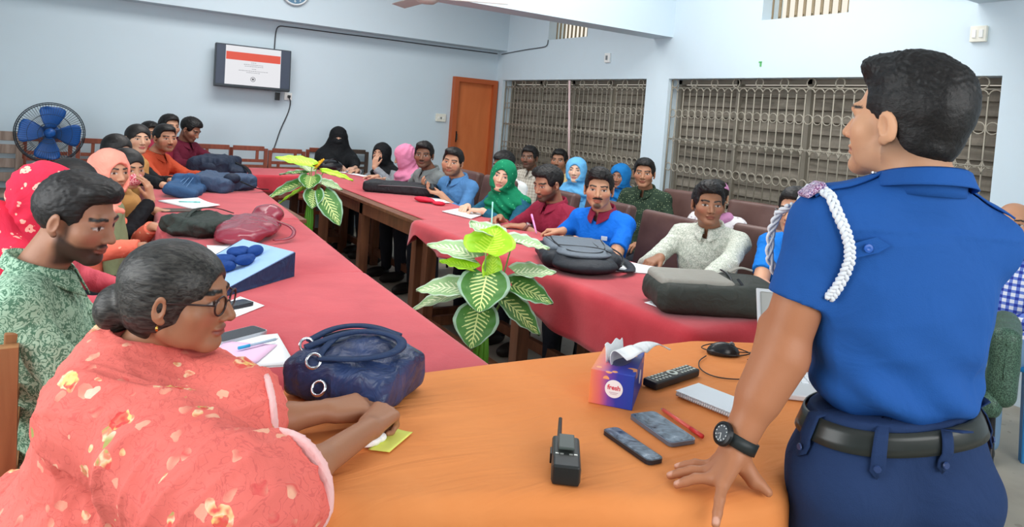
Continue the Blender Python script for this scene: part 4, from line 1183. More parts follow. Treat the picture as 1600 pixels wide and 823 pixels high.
person('L6', 'woman wearing a pink patterned face mask and ochre scarf', (.30, 4.64, .995), -20, hyaw=-40, hpitch=-8, lean=.12, female=True, skin=(186, 138, 108), hair='long', mask=PINKMASK, shirt=BLACKCLOTH, drape=scarf_stole(OCHRE), down=False,
       hands=dict(R=dict(p=(.40, 4.46, .90), d=(-.2, -.1, 1), n=(.8, -.5, 0)), L=dict(p=(.5, 4.5, .76), d=(.6, -.6, 0))))
person('L7', 'dark-haired woman half hidden behind the woman with the pink mask', (.285, 5.42, 1.03), -20, hyaw=-35, hpitch=-10, lean=.1, female=True, skin=(196, 150, 122), hair='long', shirt=BLACKCLOTH, down=False)
person('L8', 'woman with centre-parted black hair, black dress and brown scarf', (.45, 6.05, 1.08), -30, hyaw=-45, lean=.13, female=True, skin=(206, 160, 132), hair='long', shirt=BLACKCLOTH, drape=scarf_stole(OCHRE), lips=(190, 96, 96), down=False,
       hands=dict(R=dict(p=(.64, 5.45, .795), d=(.7, -.6, 0)), L=dict(p=(.72, 5.75, .795), d=(.8, -.6, 0))))
person('L9', 'man with receding hair in a rust orange kurta resting both hands on the table', (.67, 6.42, 1.07), -35, hyaw=-32, lean=.14, skin=(184, 132, 104), hair='short', hv=.2, sides=.6, beard=.35, must=.6, shirt=RUST, collar=RUST, fw=1.06, full=.3,
       hands=dict(R=dict(p=(.90, 6.02, .795), d=(.7, -.7, 0)), L=dict(p=(.98, 6.12, .795), d=(.4, -.9, 0))))
person('L10', 'man whose forehead shows just behind the man in rust orange', (.80, 7.36, 1.125), -35, hyaw=-30, lean=.1, skin=(190, 142, 114), hair='short', hv=.8, shirt=MAROONK)
person('L12', 'person whose dark hair barely shows beside the man in rust orange', (.665, 7.66, 1.035), -60, hyaw=0, lean=.1, skin=(180, 132, 104), hair='short', hv=.7, shirt=GREYK)
person('L11', 'man in a dark maroon shirt looking down, seated in the far corner', (1.02, 7.62, 1.10), -50, hyaw=10, hpitch=-28, lean=.16, skin=(160, 112, 90), hair='short', hv=1.1, beard=.3, shirt=MAROON, collar=MAROON,
       hands=dict(R=dict(p=(1.12, 7.12, .79), d=(.5, -.8, 0)), L=dict(p=(1.3, 7.2, .79), d=(.2, -.9, 0))))

# ------------------------------------------------------------------ back row
def abaya(info):
    nb, Sh, arms = info['nb'], info['Sh'], info['arms']; H = info['H']
    G = Field(.007)
    G.add(cap(H.p((0, -.02, .0)), nb+(0, .02, -.12), .105, .2)); G.add(ell(nb+(0, .03, -.30), (.28, .2, .3)), .08)
    G.add(cap(H.p((0, .05, -.05)), nb+(0, .14, -.25), .06, .09), .05)
    for k in 'LR': G.add(cap(Sh[k], Sh[k]+(arms[k][0]-Sh[k])*.8, .075, .08), .09)
    G.sub(H.ell((0, .115, .001), (.048, .045, .0105)), .004)
    field_obj('abaya', G, BLACKH, info['root'], lambda V: .007*waves(V, 41, 30, 6, (1, 1, .35)))
person('N', 'woman veiled all in black with only a narrow eye slit showing', (2.543, 7.72, 1.09), -100, hyaw=-6, lean=.1, s=1.06, female=True, skin=(190, 150, 128), hair=None, hijab=BLACKH, eyeslit=True, shirt=BLACKH, drape=abaya,
       hands=dict(R=dict(p=(2.44, 7.22, .80), d=(-.3, -.9, 0)), L=dict(p=(2.54, 7.2, .80), d=(-.7, -.6, 0))))

# ------------------------------------------------------------------ right-hand row at the table
person('R1', 'woman in a black headscarf and black mask with grey sleeves, hand raised', (2.75, 6.93, .985), 195, hyaw=22, lean=.12, female=True, skin=(190, 146, 120), hair=None, hijab=BLACKH, mask=BLACKCLOTH, shirt=GREYD,
       hands=dict(R=dict(p=(2.5, 7.05, .79), d=(-.7, -.3, 0)), L=dict(p=(2.60, 6.70, .93), d=(.1, .1, 1), n=(-.8, -.6, .1))))
person('R2', 'woman in a pink headscarf turned away and looking down', (2.76, 6.36, 1.01), 180, hyaw=-32, hpitch=-22, lean=.12, female=True, skin=(190, 146, 120), hair=None, hijab=PINKH, shirt=GREYD,
       hands=dict(R=dict(p=(2.5, 6.55, .79), d=(-.8, .3, 0)), L=dict(p=(2.48, 6.3, .79), d=(-.8, .4, 0))))
person('R3', 'man in a plain grey kurta with tousled hair leaning on the table', (2.67, 5.73, 1.07), 192, hyaw=42, lean=.13, skin=(128, 88, 68), hair='short', hv=1.35, quiff=.4, must=.6, beard=.25, shirt=GREYK, collar=GREYK,
       hands=dict(R=dict(p=(2.43, 6.22, .79), d=(-.6, .7, 0)), L=dict(p=(2.45, 5.98, .79), d=(-.4, .9, 0))))
R4 = person('R4', 'man in a denim-blue shirt holding a dark phone above the table', (2.67, 5.17, 1.06), 198, hyaw=30, hroll=-6, lean=.13, skin=(184, 136, 108), hair='short', hv=1.0, quiff=.5, beard=.55, must=.3, full=.35, shirt=DENIM, collar=DENIM, fw=1.05, sleeve='rolled',
       hands=dict(R=dict(p=(2.52, 5.34, .84), d=(-.7, -.2, .25), n=(-.3, .3, -.9), th=1, curl=.5), L=dict(p=(2.50, 5.14, .815), d=(-.6, .8, .1), n=(0, 0, -1), th=-1, curl=.5)))
person('R5', 'woman in a bright green sequinned headscarf and teal dress, hands clasped', (2.67, 4.365, 1.035), 200, hyaw=28, hroll=-10, lean=.14, female=True, skin=(222, 176, 150), lips=(206, 110, 110), hair=None, hijab=GREENS, shirt=TEAL, cape=1.1,
       hands=dict(R=dict(p=(2.40, 4.42, .80), d=(-.6, -.5, 0), curl=.6), L=dict(p=(2.41, 4.30, .80), d=(-.6, .7, 0), curl=.6)))
R6 = person('R6', 'bearded man in a maroon kurta writing with his head bent', (2.66, 3.785, 1.05), 188, hyaw=-2, hpitch=-16, lean=.16, skin=(170, 122, 96), hair='short', hv=1.2, quiff=.9, beard=.85, must=.8, shirt=MAROONK, collar=MAROONK, sleeve='rolled',
       hands=dict(R=dict(p=(2.36, 3.93, .795), d=(-.8, -.4, -.05), curl=.7, n=(-.1, .5, .85)), L=dict(p=(2.385, 3.74, .785), d=(-.7, .6, 0), curl=.3)))
R7 = person('R7', 'man with a goatee in a royal blue polo with a maroon collar', (2.68, 3.285, 1.075), 205, hyaw=24, lean=.14, s=1.02, skin=(190, 142, 112), hair='short', hv=1.7, quiff=1.6, beard=.0, must=.8, stub=.06, goatee=.85, shirt=BLUEP, collar=COLM, sleeve='short', hs=.0038, cs=.006, jaw=.95,
       hands=dict(R=dict(p=(2.49, 3.47, .80), d=(-.6, .55, -.05), curl=.65, n=(-.3, .4, .85)), L=dict(p=(2.46, 3.30, .785), d=(-.45, .85, 0), curl=.35, pole=(.3, -.8, -.5))))
_o = MB().box((0, 0, 0), (.036, .003, .026), bevel=.001).build('chest_logo', mat('logo_white', (214, 226, 240), .6), R7['root']); _o.location = (-.075, R7['ys']+.118, R7['zs']-.075); _o.rotation_euler = (R_(-14), 0, R_(18))
R8 = person('R8', 'young man in a pale leaf-print shirt staring past the grey backpack', (2.95, 2.68, 1.075), 208, hyaw=26, lean=.10, s=1.02, skin=(150, 106, 80), hair='short', hv=1.5, quiff=1.0, shirt=LEAF, collar=LEAF, hs=.0038, cs=.006, sh=1.05, stub=.08,
       hands=dict(R=dict(p=(2.55, 2.66, .78), d=(-.7, -.1, -.15), curl=.5), L=dict(p=(2.52, 2.36, .775), d=(-.6, .8, 0), curl=.3, pole=(.2, -.8, -.4))))
R9 = person('R9', 'man with glasses in a bright blue shirt half hidden by the officer', (3.05, 2.21, 1.105), 195, hyaw=0, lean=.10, skin=(206, 156, 126), hair='short', hv=1.1, stub=.15, shirt=BLUEP2, sleeve='short', collar=BLUEP2,
       hands=dict(R=dict(p=(2.7, 2.05, .74), d=(-.8, -.2, 0)), L=dict(p=(2.66, 1.9, .74), d=(-.8, .2, 0))))
glasses(R9, mat('thin_metal_frame', (120, 122, 126), .3, .8))

# ------------------------------------------------------------------ second right-hand row by the grilles
person('B1', 'person in a white shirt bending behind the green headscarf', (3.25, 5.32, 1.045), 190, hyaw=0, hpitch=-14, lean=.14, skin=(150, 104, 82), hair='short', hv=1.1, shirt=WHITES)
person('B2', 'man in a beige checked shirt sitting by the first grille', (3.95, 5.98, 1.075), 200, hyaw=14, lean=.06, skin=(120, 84, 66), hair='short', hv=.9, beard=.5, must=.5, shirt=BEIGECHECK, collar=BEIGECHECK)
person('B3', 'man in a yellow floral shirt showing above the maroon-kurta man', (4.3, 5.95, 1.06), 205, hyaw=14, lean=.06, skin=(164, 116, 90), hair='short', hv=1.0, beard=.4, must=.6, shirt=YELLOWF)
person('B4', 'woman in a light sky-blue headscarf in the second row', (3.85, 5.06, 1.04), 205, hyaw=18, lean=.06, female=True, skin=(222, 180, 156), lips=(206, 120, 116), hair=None, hijab=LTBLUE, shirt=LTBLUE)
person('B5', 'woman in a deep blue headscarf behind the royal blue polo', (4.35, 5.04, 1.0), 205, hyaw=0, hpitch=-5, lean=.06, female=True, skin=(160, 112, 88), hair=None, hijab=BLUEH, shirt=BLUEH)
person('B6', 'man in a dark green dotted shirt with a stern stare', (3.85, 4.18, 1.105), 208, hyaw=14, lean=.05, skin=(172, 122, 94), hair='short', hv=1.0, shirt=DOTS, collar=DOTS, sh=1.04)
def cap_on(info):
    H = info['H']; G = Field(.005); G.add(H.ell((0, -.012, .05), (.084, .105, .082))); G.plane(H.p((0, 0, .06)), H.M@np.array((0, .25, -1.)))
    field_obj('cap', G, MAUVE, info['root'], lambda V: .001*waves(V, 2, 90, 4))
    shoulder_wrap(info, MAUVE, 'scarf', [(info['nb']+(-.08, .03, 0), info['nb']+(0, .09, -.03), .04, .045), (info['nb']+(.08, .03, 0), info['nb']+(0, .09, -.03), .04, .045), (info['nb']+(0, .09, -.03), info['nb']+(-.03, .12, -.25), .045, .06)])
person('B7', 'person in a mauve cap hidden behind the young man in leaf print', (3.85, 3.44, 1.02), 205, hyaw=8, lean=.06, skin=(190, 146, 118), hair='short', hv=.6, shirt=MAUVEP, drape=cap_on)

# ------------------------------------------------------------------ far right: bald man in checks on a blue plastic chair
person('P', 'bald bearded man in a blue and white checked shirt at the edge', (4.15, 1.72, 1.115), 182, hyaw=14, lean=.05, skin=(196, 144, 112), hair=None, beard=.75, must=.7, shirt=PLAID, collar=PLAID, trousers=JEANS, sleeve='long', hs=.004,
       hands=dict(R=dict(p=(3.82, 1.72, .68), d=(-.8, -.5, -.1)), L=dict(p=(3.80, 1.60, .66), d=(-.7, .6, 0))), knees=(.42, 0.))
# ------------------------------------------------------------------ the officer, standing with one hand on the head table
UNI = fabric('police_blue_shirt', (32, 84, 156), .8, folds=7, fold=.45, var=.06)
UNIT = fabric('navy_uniform_trousers', (34, 54, 92), .85, folds=7, fold=.5)
def officer():
    root = thing('person', 'police officer in a blue uniform shirt seen from behind, one hand on the table', 'person', (1.435, .768, 0), R_(58.04-90))
    s = 1.02; skin = (186, 128, 94)
    H = Head((-.04, .012, 1.503), rot3(R_(40), R_(4), R_(-2)), 1.0, (.99, .95, .98))
    nb = np.array((-.012, -.035, 1.375))
    SL, SR = np.array((-.178, 0, 1.285)), np.array((.142, .005, 1.275))
    EL, WL = np.array((-.238, .0, 1.04)), np.array((-.325, -.03, .842))
    ER, WR = np.array((.155, .16, 1.03)), np.array((.1, .31, .96))
    F = Field(.0034)
    add_head(F, H, 1.03, 1.02, full=.35)
    F.add(cap(H.p((0, -.03, -.05)), nb+(0, .01, .0), .06, .066), .025)
    F.add(ell((0, -.01, 1.28), (.13, .08, .09)), .04); F.add(cap(SL, SR, .05), .03)
    F.add(cap(SL, EL, .054, .047), .02); F.add(cap(EL, WL, .047, .031), .015)
    F.add(cap(EL+(WL-EL)*.12+(.006, -.004, 0), EL+(WL-EL)*.5, .05, .043), .02)
    F.add(cap(EL+(-.012, .03, .03), EL+(-.01, .01, -.04), .03, .03), .02)
    F.add(cap(SR, ER, .05, .044), .02); F.add(cap(ER, WR, .046, .03), .015)
    hand_prims(F, WR, nrm((-.6, .6, -.2)), np.array((0, .3, 1.)), -1, .4, .1, .6)
    # planted hand: palm heel, spread fingers on the cloth, index over the edge, thumb back
    kn = [np.array(p) for p in ((-.364, -.015, .792), (-.375, -.045, .796), (-.380, -.076, .797), (-.368, -.100, .800))]
    tip = [np.array(p) for p in ((-.426, .008, .7745), (-.450, -.032, .7745), (-.444, -.066, .7745), (-.394, -.160, .756))]
    w = WL+(0, 0, -.012)
    for i, k in enumerate(kn):
        F.add(cap(w+(k-w)*.12+(0, (1.5-i)*.006, 0), k, .019, .0135), .014)
    for i, (k, tp) in enumerate(zip(kn, tip)):
        m = k*.52+tp*.48+(0, 0, .006); m2 = k*.24+tp*.76+(0, 0, .003); r = (.0088, .0094, .0096, .0100)[i]
        F.add(cap(k, m, r*1.12, r), .006); F.add(cap(m, m2, r, r*.92), .003); F.add(cap(m2, tp, r*.92, r*.78), .003)
    b = w+(.022, -.012, -.02); F.add(cap(w, b+(.012, -.012, -.022), .022, .015), .012)
    F.add(cap(b+(.012, -.012, -.022), (-.282, -.06, .785), .0145, .0115), .006); F.add(cap((-.282, -.06, .785), (-.268, -.066, .774), .0112, .009), .003)
    V, f = F.mesh(); q = H.inv(V)
    C = np.tile(np.array(lin(skin)), (len(V), 1)); near = (np.abs(q) < .16).all(1)
    C[near] = face_cols(q[near], (214, 160, 124), (22, 20, 20), 0, 0, .12, (186, 122, 104), .5, fade=.75)
    arm = np.clip((1.2-V[:, 2])/.1, 0, 1)[:, None]; C = C*(1-arm)+np.array(lin((176, 116, 82)))*arm
    for tp, k in zip(tip, kn):
        d = nrm(tp-k); nail = tp+d*.001+np.array((0, 0, .006)); dd = np.linalg.norm((V-nail)*(1, 1, .8), axis=1)
        mm = np.clip((.0075-dd)/.002, 0, 1)[:, None]; C = C*(1-mm*.6)+np.array(lin((232, 180, 160)))*mm*.6
    C *= (1+.04*waves(V, 3, 40))[:, None]
    link('body', np_mesh('body', V, f, col=C), SKIN, root)
    # hair: full swept top, faded sides
    G = Field(.0036)
    G.add(H.ell((0, -.022, .038), (.079, .104, .096))); G.add(H.ell((0, -.052, -.03), (.066, .066, .06)), .025); G.add(H.ell((0, -.015, .098), (.068, .09, .052)), .025); G.add(H.ell((0, .052, .108), (.054, .04, .030)), .02)
    G.add(H.ell((0, -.085, .045), (.066, .05, .07)), .03)
    G.sub(H.rbox((0, .13, -.045), (.068, .082, .116), .034), .008)
    for sx in (-1, 1): G.sub(H.ell((sx*.095, .008, -.025), (.03, .028, .046)), .006)
    G.sub(H.rbox((0, .02, -.192), (.2, .2, .1), .01), .02)
    def hd(V):
        q = H.inv(V); top = np.clip((q[:, 2]-.05)/.06, 0, 1)
        return (.0012+.002*top)*waves(V, 77, 120, 6, (.4, 1.3, 1))+(.0015+.0035*top)*folds(V, 78, 420, 6, (.5, 1, .8))
    field_obj('hair', G, HAIR, root, hd)
    # shirt
    G = Field(.0058)
    G.add(ell((-.015, .0, 1.20), (.178, .118, .19))); G.add(cap(SL+(.012, 0, .0), SR+(-.01, 0, 0), .062), .05)
    for S in (SL, SR): G.add(cap(nb+(0, .0, -.008), S+(0, 0, .0), .055, .056), .045)
    G.add(ell((-.012, .012, 1.07), (.165, .13, .17)), .06); G.add(ell((-.006, .006, .985), (.168, .128, .07)), .03)
    e2 = SL+(EL-SL)*.62; G.add(cut(cap(SL, EL+(EL-SL)*.1, .064, .06), e2, EL-SL), .03)
    e3 = SR+(ER-SR)*.66; G.add(cut(cap(SR, ER, .06, .056), e3, ER-SR), .03)
    G.sub(cap(nb+(0, .0, .0), nb+(0, .02, .1), .06, .06), .008)
    G.plane((0, 0, .937), (.13, 0, -1))
    def sd(V):
        z = V[:, 2]; x = V[:, 0]
        lo = np.clip((1.14-z)/.16, 0, 1)
        diag = np.sin((x*.75+z)*62+2.5*waves(V, 6, 9))
        return .006*folds(V, 5, 40, 6)+.0015*waves(V, 5, 26, 6)+.007*lo*diag+.004*lo*np.sin(x*48+3*waves(V, 8, 10))+.0035*np.clip(1-np.abs(z-1.30+.25*x*x)/.006, 0, 1)*(V[:, 1] < .0)*(np.abs(x) < .17)
    sh = field_obj('shirt', G, UNI, root, sd)
    from mathutils.bvhtree import BVHTree
    bv = BVHTree.FromPolygons([tuple(v.co) for v in sh.data.vertices], [tuple(p.vertices) for p in sh.data.polygons])
    def snap(x, z, off=.004):
        h = bv.ray_cast(Vector((x, -1, z)), Vector((0, 1, 0)))
        return Vector((x, (h[0].y if h[0] else -.1)-off, z))
    def drop(x, y, off=.004):
        h = bv.ray_cast(Vector((x, y, 2)), Vector((0, 0, -1)))
        return Vector((x, y, (h[0].z if h[0] else 1.33)+off))
    collar_mesh(root, UNI, nb+(0, -.002, .012), R=.072, h=.036, fall=.036, point=.03, tilt=.06)
    # epaulettes with pink-and-silver badge, on both shoulders
    for sx, S, n_ in ((-1, SL, 'epaulette'), (1, SR, 'epaulette')):
        mb = MB(); xs = [sx*(.078+.012*i) for i in range(12)]
        mb.grid(lambda u, v: drop(sx*(.075+(.14 if sx < 0 else .10)*u), -.012+(v-.5)*.042, .006), 12, 4)
        e = mb.build(n_, UNI, root, smooth=True, thick=.004)
        if sx > 0: continue
        p = drop(-.215 if sx < 0 else .165, -.012, .010)
        mb = MB(); mb.box(p, (.045, .046, .012), M=rotM('Y', sx*R_(38)).to_3x3(), bevel=.004)
        t_ = NT('badge_weave_%d' % sx, .5); t_.base(t_.ramp(t_.noise(220, 2), [(.42, (120, 60, 110)), (.5, (222, 200, 220)), (.6, (90, 60, 120))])); mb.build('rank_badge', t_.m, e)
        MB().lathe([(0, 0), (.006, 0), (.006, .003), (0, .004)], c=drop(sx*.10, -.02, .009), n=14).build('button', mat('silver', (210, 214, 220), .25, .9), e)
    # braided white lanyard, around the shoulder
    WC = mat('white_cord', (226, 230, 236), .7)
    path = [drop(-.205, .055, .004), drop(-.212, .02, .008), drop(-.205, -.02, .010), drop(-.195, -.05, .012), snap(-.188, 1.318, .01), snap(-.176, 1.29, .01), snap(-.166, 1.262, .01), snap(-.162, 1.235, .01), snap(-.166, 1.205, .008), snap(-.176, 1.175, .006), snap(-.186, 1.155, .002)]
    N = []
    for a, b in zip(path, path[1:]):
        for k in range(10): N.append(a.lerp(b, k/10))
    N.append(path[-1]); mb = MB(); L = len(N)
    for st in range(3):
        P = []
        for i, c in enumerate(N):
            tt = (N[min(i+1, L-1)]-N[max(i-1, 0)]).normalized(); x = tt.orthogonal().normalized(); x = (Vector((0, -1, .2))-tt*tt.dot(Vector((0, -1, .2)))).normalized(); y = tt.cross(x); ph = i*.62+st*2.094
            P.append(c+y*.0075*math.sin(ph)+x*.003*math.sin(2*ph))
        mb.tube(P, .0042, 6)
    mb.build('lanyard', WC, root, smooth=True)
    mb = MB(); P0 = [drop(-.235, .03, .004), Vector((-.248, .06, 1.30)), Vector((-.255, .075, 1.26)), Vector((-.25, .085, 1.2)), Vector((-.22, .10, 1.15))]
    N = [a.lerp(b, k/8) for a, b in zip(P0, P0[1:]) for k in range(8)]
    for st in range(3): mb.tube([c+Vector((.006*math.sin(i*.6+st*2.09), 0, .003*math.cos(i*.6+st*2.09))) for i, c in enumerate(N)], .004, 6)
    mb.build('lanyard', WC, root, smooth=True)
    # strap with a button on the back, belt, loops
    mb = MB(); out = [(-.172, 1.262), (-.172, 1.232), (-.118, 1.256), (-.098, 1.272), (-.122, 1.284)]
    vs_ = [mb.bm.verts.new(snap(x, z, .005)) for x, z in out]; mb.bm.faces.new(vs_); st = mb.build('back_strap', UNI, root, thick=.004)
    MB().lathe([(0, 0), (.008, 0), (.008, .003), (.004, .004), (0, .003)], c=snap(-.135, 1.262, .008), M=RX, n=16).build('button', mat('blue_button', (40, 92, 176), .4), st)
    G = Field(.0075)
    for sx, x in ((-1, -.1), (1, .085)):
        G.add(cap((x, .0, .80), (x+sx*.02, .02, .48), .105, .08), .03); G.add(cap((x+sx*.02, .02, .48), (x+sx*.03, .0, .07), .078, .062), .03)
        G.add(ell((x*.95, -.045, .77), (.105, .085, .10)), .05)
    G.add(ell((-.004, .0, .90), (.166, .118, .12)), .05); G.plane((0, 0, .945), (-.13, 0, 1))
    tr = field_obj('trousers', G, UNIT, root, lambda V: .005*waves(V, 61, 20, 6)+.004*np.sin(V[:, 2]*40+3*waves(V, 62, 9))*np.clip((.86-V[:, 2])/.1, 0, 1))
    bv2 = BVHTree.FromPolygons([tuple(v.co) for v in tr.data.vertices], [tuple(p.vertices) for p in tr.data.polygons])
    def around(a, z, off):
        d = Vector((math.sin(a), math.cos(a), 0)); h = bv2.ray_cast(Vector((-.008, 0, z))+d*.6, -d)
        return (h[0]+d*off) if h[0] else Vector((-.008, 0, z))+d*.17
    mb = MB(); mb.grid(lambda u, v: around(2*math.pi*u, .893+.044*v+.022*math.sin(2*math.pi*u), .007), 64, 4, closed_u=True)
    mb.build('belt', mat('black_belt_leather', (40, 44, 42), .32), root, smooth=True, thick=.004)
    for a in (R_(215), R_(165), R_(100), R_(260), R_(20), R_(330)):
        mb = MB(); mb.grid(lambda u, v: around(a+(u-.5)*.16, .868+.022*math.sin(a)+.085*v-(.012*(1-abs(u-.5)*2) if v == 0 else 0), .014 if .2 < v < .95 else .007), 5, 7)
        lp = mb.build('belt_loop', UNIT, root, smooth=True, thick=.003)
        MB().lathe([(0, 0), (.007, 0), (.006, .003), (0, .003)], c=around(a, .875+.022*math.sin(a), .013), M=(Matrix.Rotation(-a, 3, 'Z') @ Matrix.Rotation(-math.pi/2, 3, 'X')), n=12).build('button', mat('navy_button', (46, 66, 110), .4), lp)
    for sx, x in ((-1, -.13), (1, .115)):
        S = Field(.008); S.add(cut(ell((x, .06, .035), (.048, .14, .055)), (0, 0, .003), (0, 0, -1))); field_obj('shoe', S, SHOE, root)
    # wrist watch
    u = nrm(WL-EL); c = WL-u*.012; a1 = nrm(np.cross(u, (0, 0, 1.))); a2 = np.cross(u, a1)
    mb = MB(); m3 = Matrix((a1.tolist(), a2.tolist(), u.tolist())).transposed()
    mb.lathe([(.0335, -.012), (.038, -.012), (.038, .012), (.0335, .012), (.0335, -.012)], c=tuple(c), M=m3, n=32)
    wt = mb.build('watch_strap', mat('watch_rubber', (34, 40, 40), .5), root, smooth=True)
    fd = nrm(np.array((-.9, -.35, .25))); fd = nrm(fd-u*(fd@u)); fx = np.cross(u, fd); mf = Matrix((fx.tolist(), u.tolist(), fd.tolist())).transposed(); fc = c+fd*.036
    mb = MB(); mb.lathe([(0, 0), (.021, 0), (.024, .004), (.023, .010), (.018, .012), (.0175, .0105), (0, .0105)], c=tuple(fc), M=mf, n=32)
    wc = mb.build('watch_case', mat('watch_case_black', (28, 30, 32), .35, .3), root, smooth=False)
    MB().lathe([(0, .0112), (.0165, .0112)], c=tuple(fc), M=mf, n=24).build('watch_dial', mat('watch_dial_grey', (90, 96, 100), .3, .2), wc)
    mb = MB()
    for k in range(12):
        a = k*math.pi/6; p = fc+fd*.0118+fx*.0138*math.cos(a)+u*.0138*math.sin(a); mb.box(tuple(p), (.0022, .0022, .0006), M=mf)
    mb.bar(tuple(fc+fd*.012), tuple(fc+fd*.012+fx*.008+u*.005), .0012, .0006); mb.bar(tuple(fc+fd*.012), tuple(fc+fd*.012-fx*.003+u*.011), .001, .0006)
    mb.build('watch_markers', WHITEP, wc)
officer()
# ------------------------------------------------------------------ plants
def leaf_mat(name, dark, mid, vein, edge):
    t = NT(name, .45, 0, .35)
    sep = t.node('SeparateXYZ'); uv = t.node('UVMap'); t.put(sep.inputs[0], uv.outputs[0])
    x = t.math('ABSOLUTE', sep.outputs[0]); y = sep.outputs[1]
    # veins sweep forward from the midrib
    v = t.math('SINE', t.math('ADD', t.math('MULTIPLY', t.math('SUBTRACT', y, t.math('MULTIPLY', x, .32)), 62), t.math('MULTIPLY', t.noise(30, 2), 2.5)))
    inner = t.math('SUBTRACT', 1, t.math('MULTIPLY', x, 1.15))
    vm = t.math('MULTIPLY', t.math('GREATER_THAN', v, .35), t.math('GREATER_THAN', inner, t.math('MULTIPLY', t.noise(60, 2), .9)))
    b = t.mix(t.noise(22, 2), lin(dark), lin(mid)); b = t.mix(vm, b, lin(vein))
    b = t.mix(t.math('LESS_THAN', x, .035), b, lin(vein)); b = t.mix(t.math('MULTIPLY', t.math('GREATER_THAN', x, .86), .8), b, lin(edge))
    t.base(b); return t.m
LEAFD = leaf_mat('variegated_leaf', (56, 112, 46), (92, 148, 70), (214, 230, 150), (168, 200, 178))
LEAFP = leaf_mat('pale_variegated_leaf', (132, 172, 116), (166, 198, 146), (226, 236, 196), (196, 216, 198))
LEAFL = leaf_mat('lime_leaf', (140, 206, 24), (172, 224, 40), (196, 236, 70), (176, 226, 60))
STEM = mat('plant_stem', (122, 160, 84), .5); STEMG = mat('plant_stem_bright', (96, 170, 50), .45)
def leaf(root, base, tip, width, m, roll=0., droop=.04, cupd=.02, stem=None, name='leaf'):
    """heart-shaped leaf from base to tip with a petiole down to stem"""
    b, t = Vector(base), Vector(tip); ax = (t-b); L = ax.length; ax.normalize()
    side = ax.cross(Vector((0, 0, 1))); side = side.normalized() if side.length > .05 else Vector((1, 0, 0)); up = side.cross(ax).normalized()
    rt = Matrix.Rotation(roll, 3, ax); side = rt @ side; up = rt @ up
    mb = MB(); bm = mb.bm; uvl = bm.loops.layers.uv.new('UVMap'); nu, nv = 13, 15; rows = []
    for j in range(nv):
        v = j/(nv-1); w = (math.sin(math.pi*min(1, v*.93+.07)**.72)**.8)*width*.5 if v < 1 else 0.0015
        row = []
        for i in range(nu):
            u = -1+2*i/(nu-1); back = -.16*abs(u)*max(0, 1-v*4)
            p = b+ax*(L*(v+back))+side*(u*w)+up*(cupd*(u*u)*(1-v*.5)-droop*v*v+.004*math.sin(v*22+abs(u)*5)*abs(u))
            row.append((bm.verts.new(p), (u, v)))
        rows.append(row)
    for A, B in zip(rows, rows[1:]):
        for i in range(nu-1):
            q = (A[i], A[i+1], B[i+1], B[i]); f = bm.faces.new([x[0] for x in q])
            for l, x in zip(f.loops, q): l[uvl].uv = x[1]
    o = mb.build(name, m, root, smooth=True, thick=.0012)
    if stem is not None:
        s = Vector(stem); md = s.lerp(b, .55)+Vector((0, 0, .03)); md.x = md.x*.75+b.x*.25
        MB().tube([s, s.lerp(md, .5), md, md.lerp(b, .6)+Vector((0, 0, .008)), b], .0035, 6).build('petiole', STEM, o, smooth=True)
    return o
POT = mat('clay_pot', (150, 84, 58), .7); SOIL = mat('potting_soil', (54, 42, 34), .9, bump=(60, .6, .02))
def plant(label, x, y, zb, leaves, scale=1):
    root = thing('potted_plant', label, 'plant', (x, y, 0))
    zs = zb-.16
    MB().lathe([(0, 0), (.09, 0), (.125, zs*.9), (.135, zs*.9), (.135, zs), (.118, zs), (.112, zs-.03), (0, zs-.03)], n=32).build('pot', POT, root)
    MB().lathe([(0, zs-.02), (.113, zs-.025)], n=24).build('soil', SOIL, root)
    mb = MB()
    for k in range(9):
        a = k*2*math.pi/9; r = .022; mb.tube([(r*math.cos(a), r*math.sin(a), zs-.03), (r*1.1*math.cos(a), r*1.1*math.sin(a), zb), (r*.7*math.cos(a), r*.7*math.sin(a), zb+.13)], .010, 6, rad=[.012, .011, .006])
    mb.build('stem', STEMG, root, smooth=True)
    for (bx, by, bz, tx, ty, tz, w, m, roll, dr) in leaves:
        leaf(root, (bx, by, bz), (tx, ty, tz), w, m, roll, dr, .018, (bx*.08, by*.08, zb+.08))
    return root
# local axes: r = image right (0.848,-0.529), d = away (0.529,0.848)
def RD(r, d, z): return (.848*r+.529*d, -.529*r+.848*d, z)
def lf(b, t, w, m, roll=0, dr=.03): return (*RD(*b), *RD(*t), w, m, roll, dr)
plant('tall potted plant with striped heart-shaped leaves and one bright lime leaf', 1.50, 2.52, .47, [
    lf((-.01, -.03, .895), (.035, .05, .985), .25, LEAFL, 0, -.01),
    lf((.02, .05, .955), (-.09, .12, 1.0), .20, LEAFP, 0, .01),
    lf((.10, .06, .935), (.26, .10, .92), .15, LEAFP, .2, .02),
    lf((-.06, .02, .86), (-.26, .08, .93), .13, LEAFP, -.4, .06),
    lf((-.06, -.02, .82), (-.20, .02, .855), .10, LEAFL, -.3, .03),
    lf((.12, .02, .81), (.29, .05, .83), .13, LEAFP, .3, .02),
    lf((.11, -.02, .765), (.29, -.02, .735), .15, LEAFD, .5, .05),
    lf((.0, -.03, .80), (-.02, -.16, .70), .22, LEAFD, 0, .04),
    lf((-.08, -.02, .735), (-.29, .0, .745), .15, LEAFP, -.4, .05),
    lf((-.09, .03, .70), (-.32, .04, .665), .12, LEAFP, -.3, .07),
    lf((.08, -.02, .70), (.25, -.05, .60), .15, LEAFD, .4, .04),
    lf((-.02, -.05, .66), (-.04, -.17, .555), .19, LEAFD, 0, .04),
    lf((.02, -.02, .79), (.02, .002, .905), .085, LEAFL, 0, 0)])
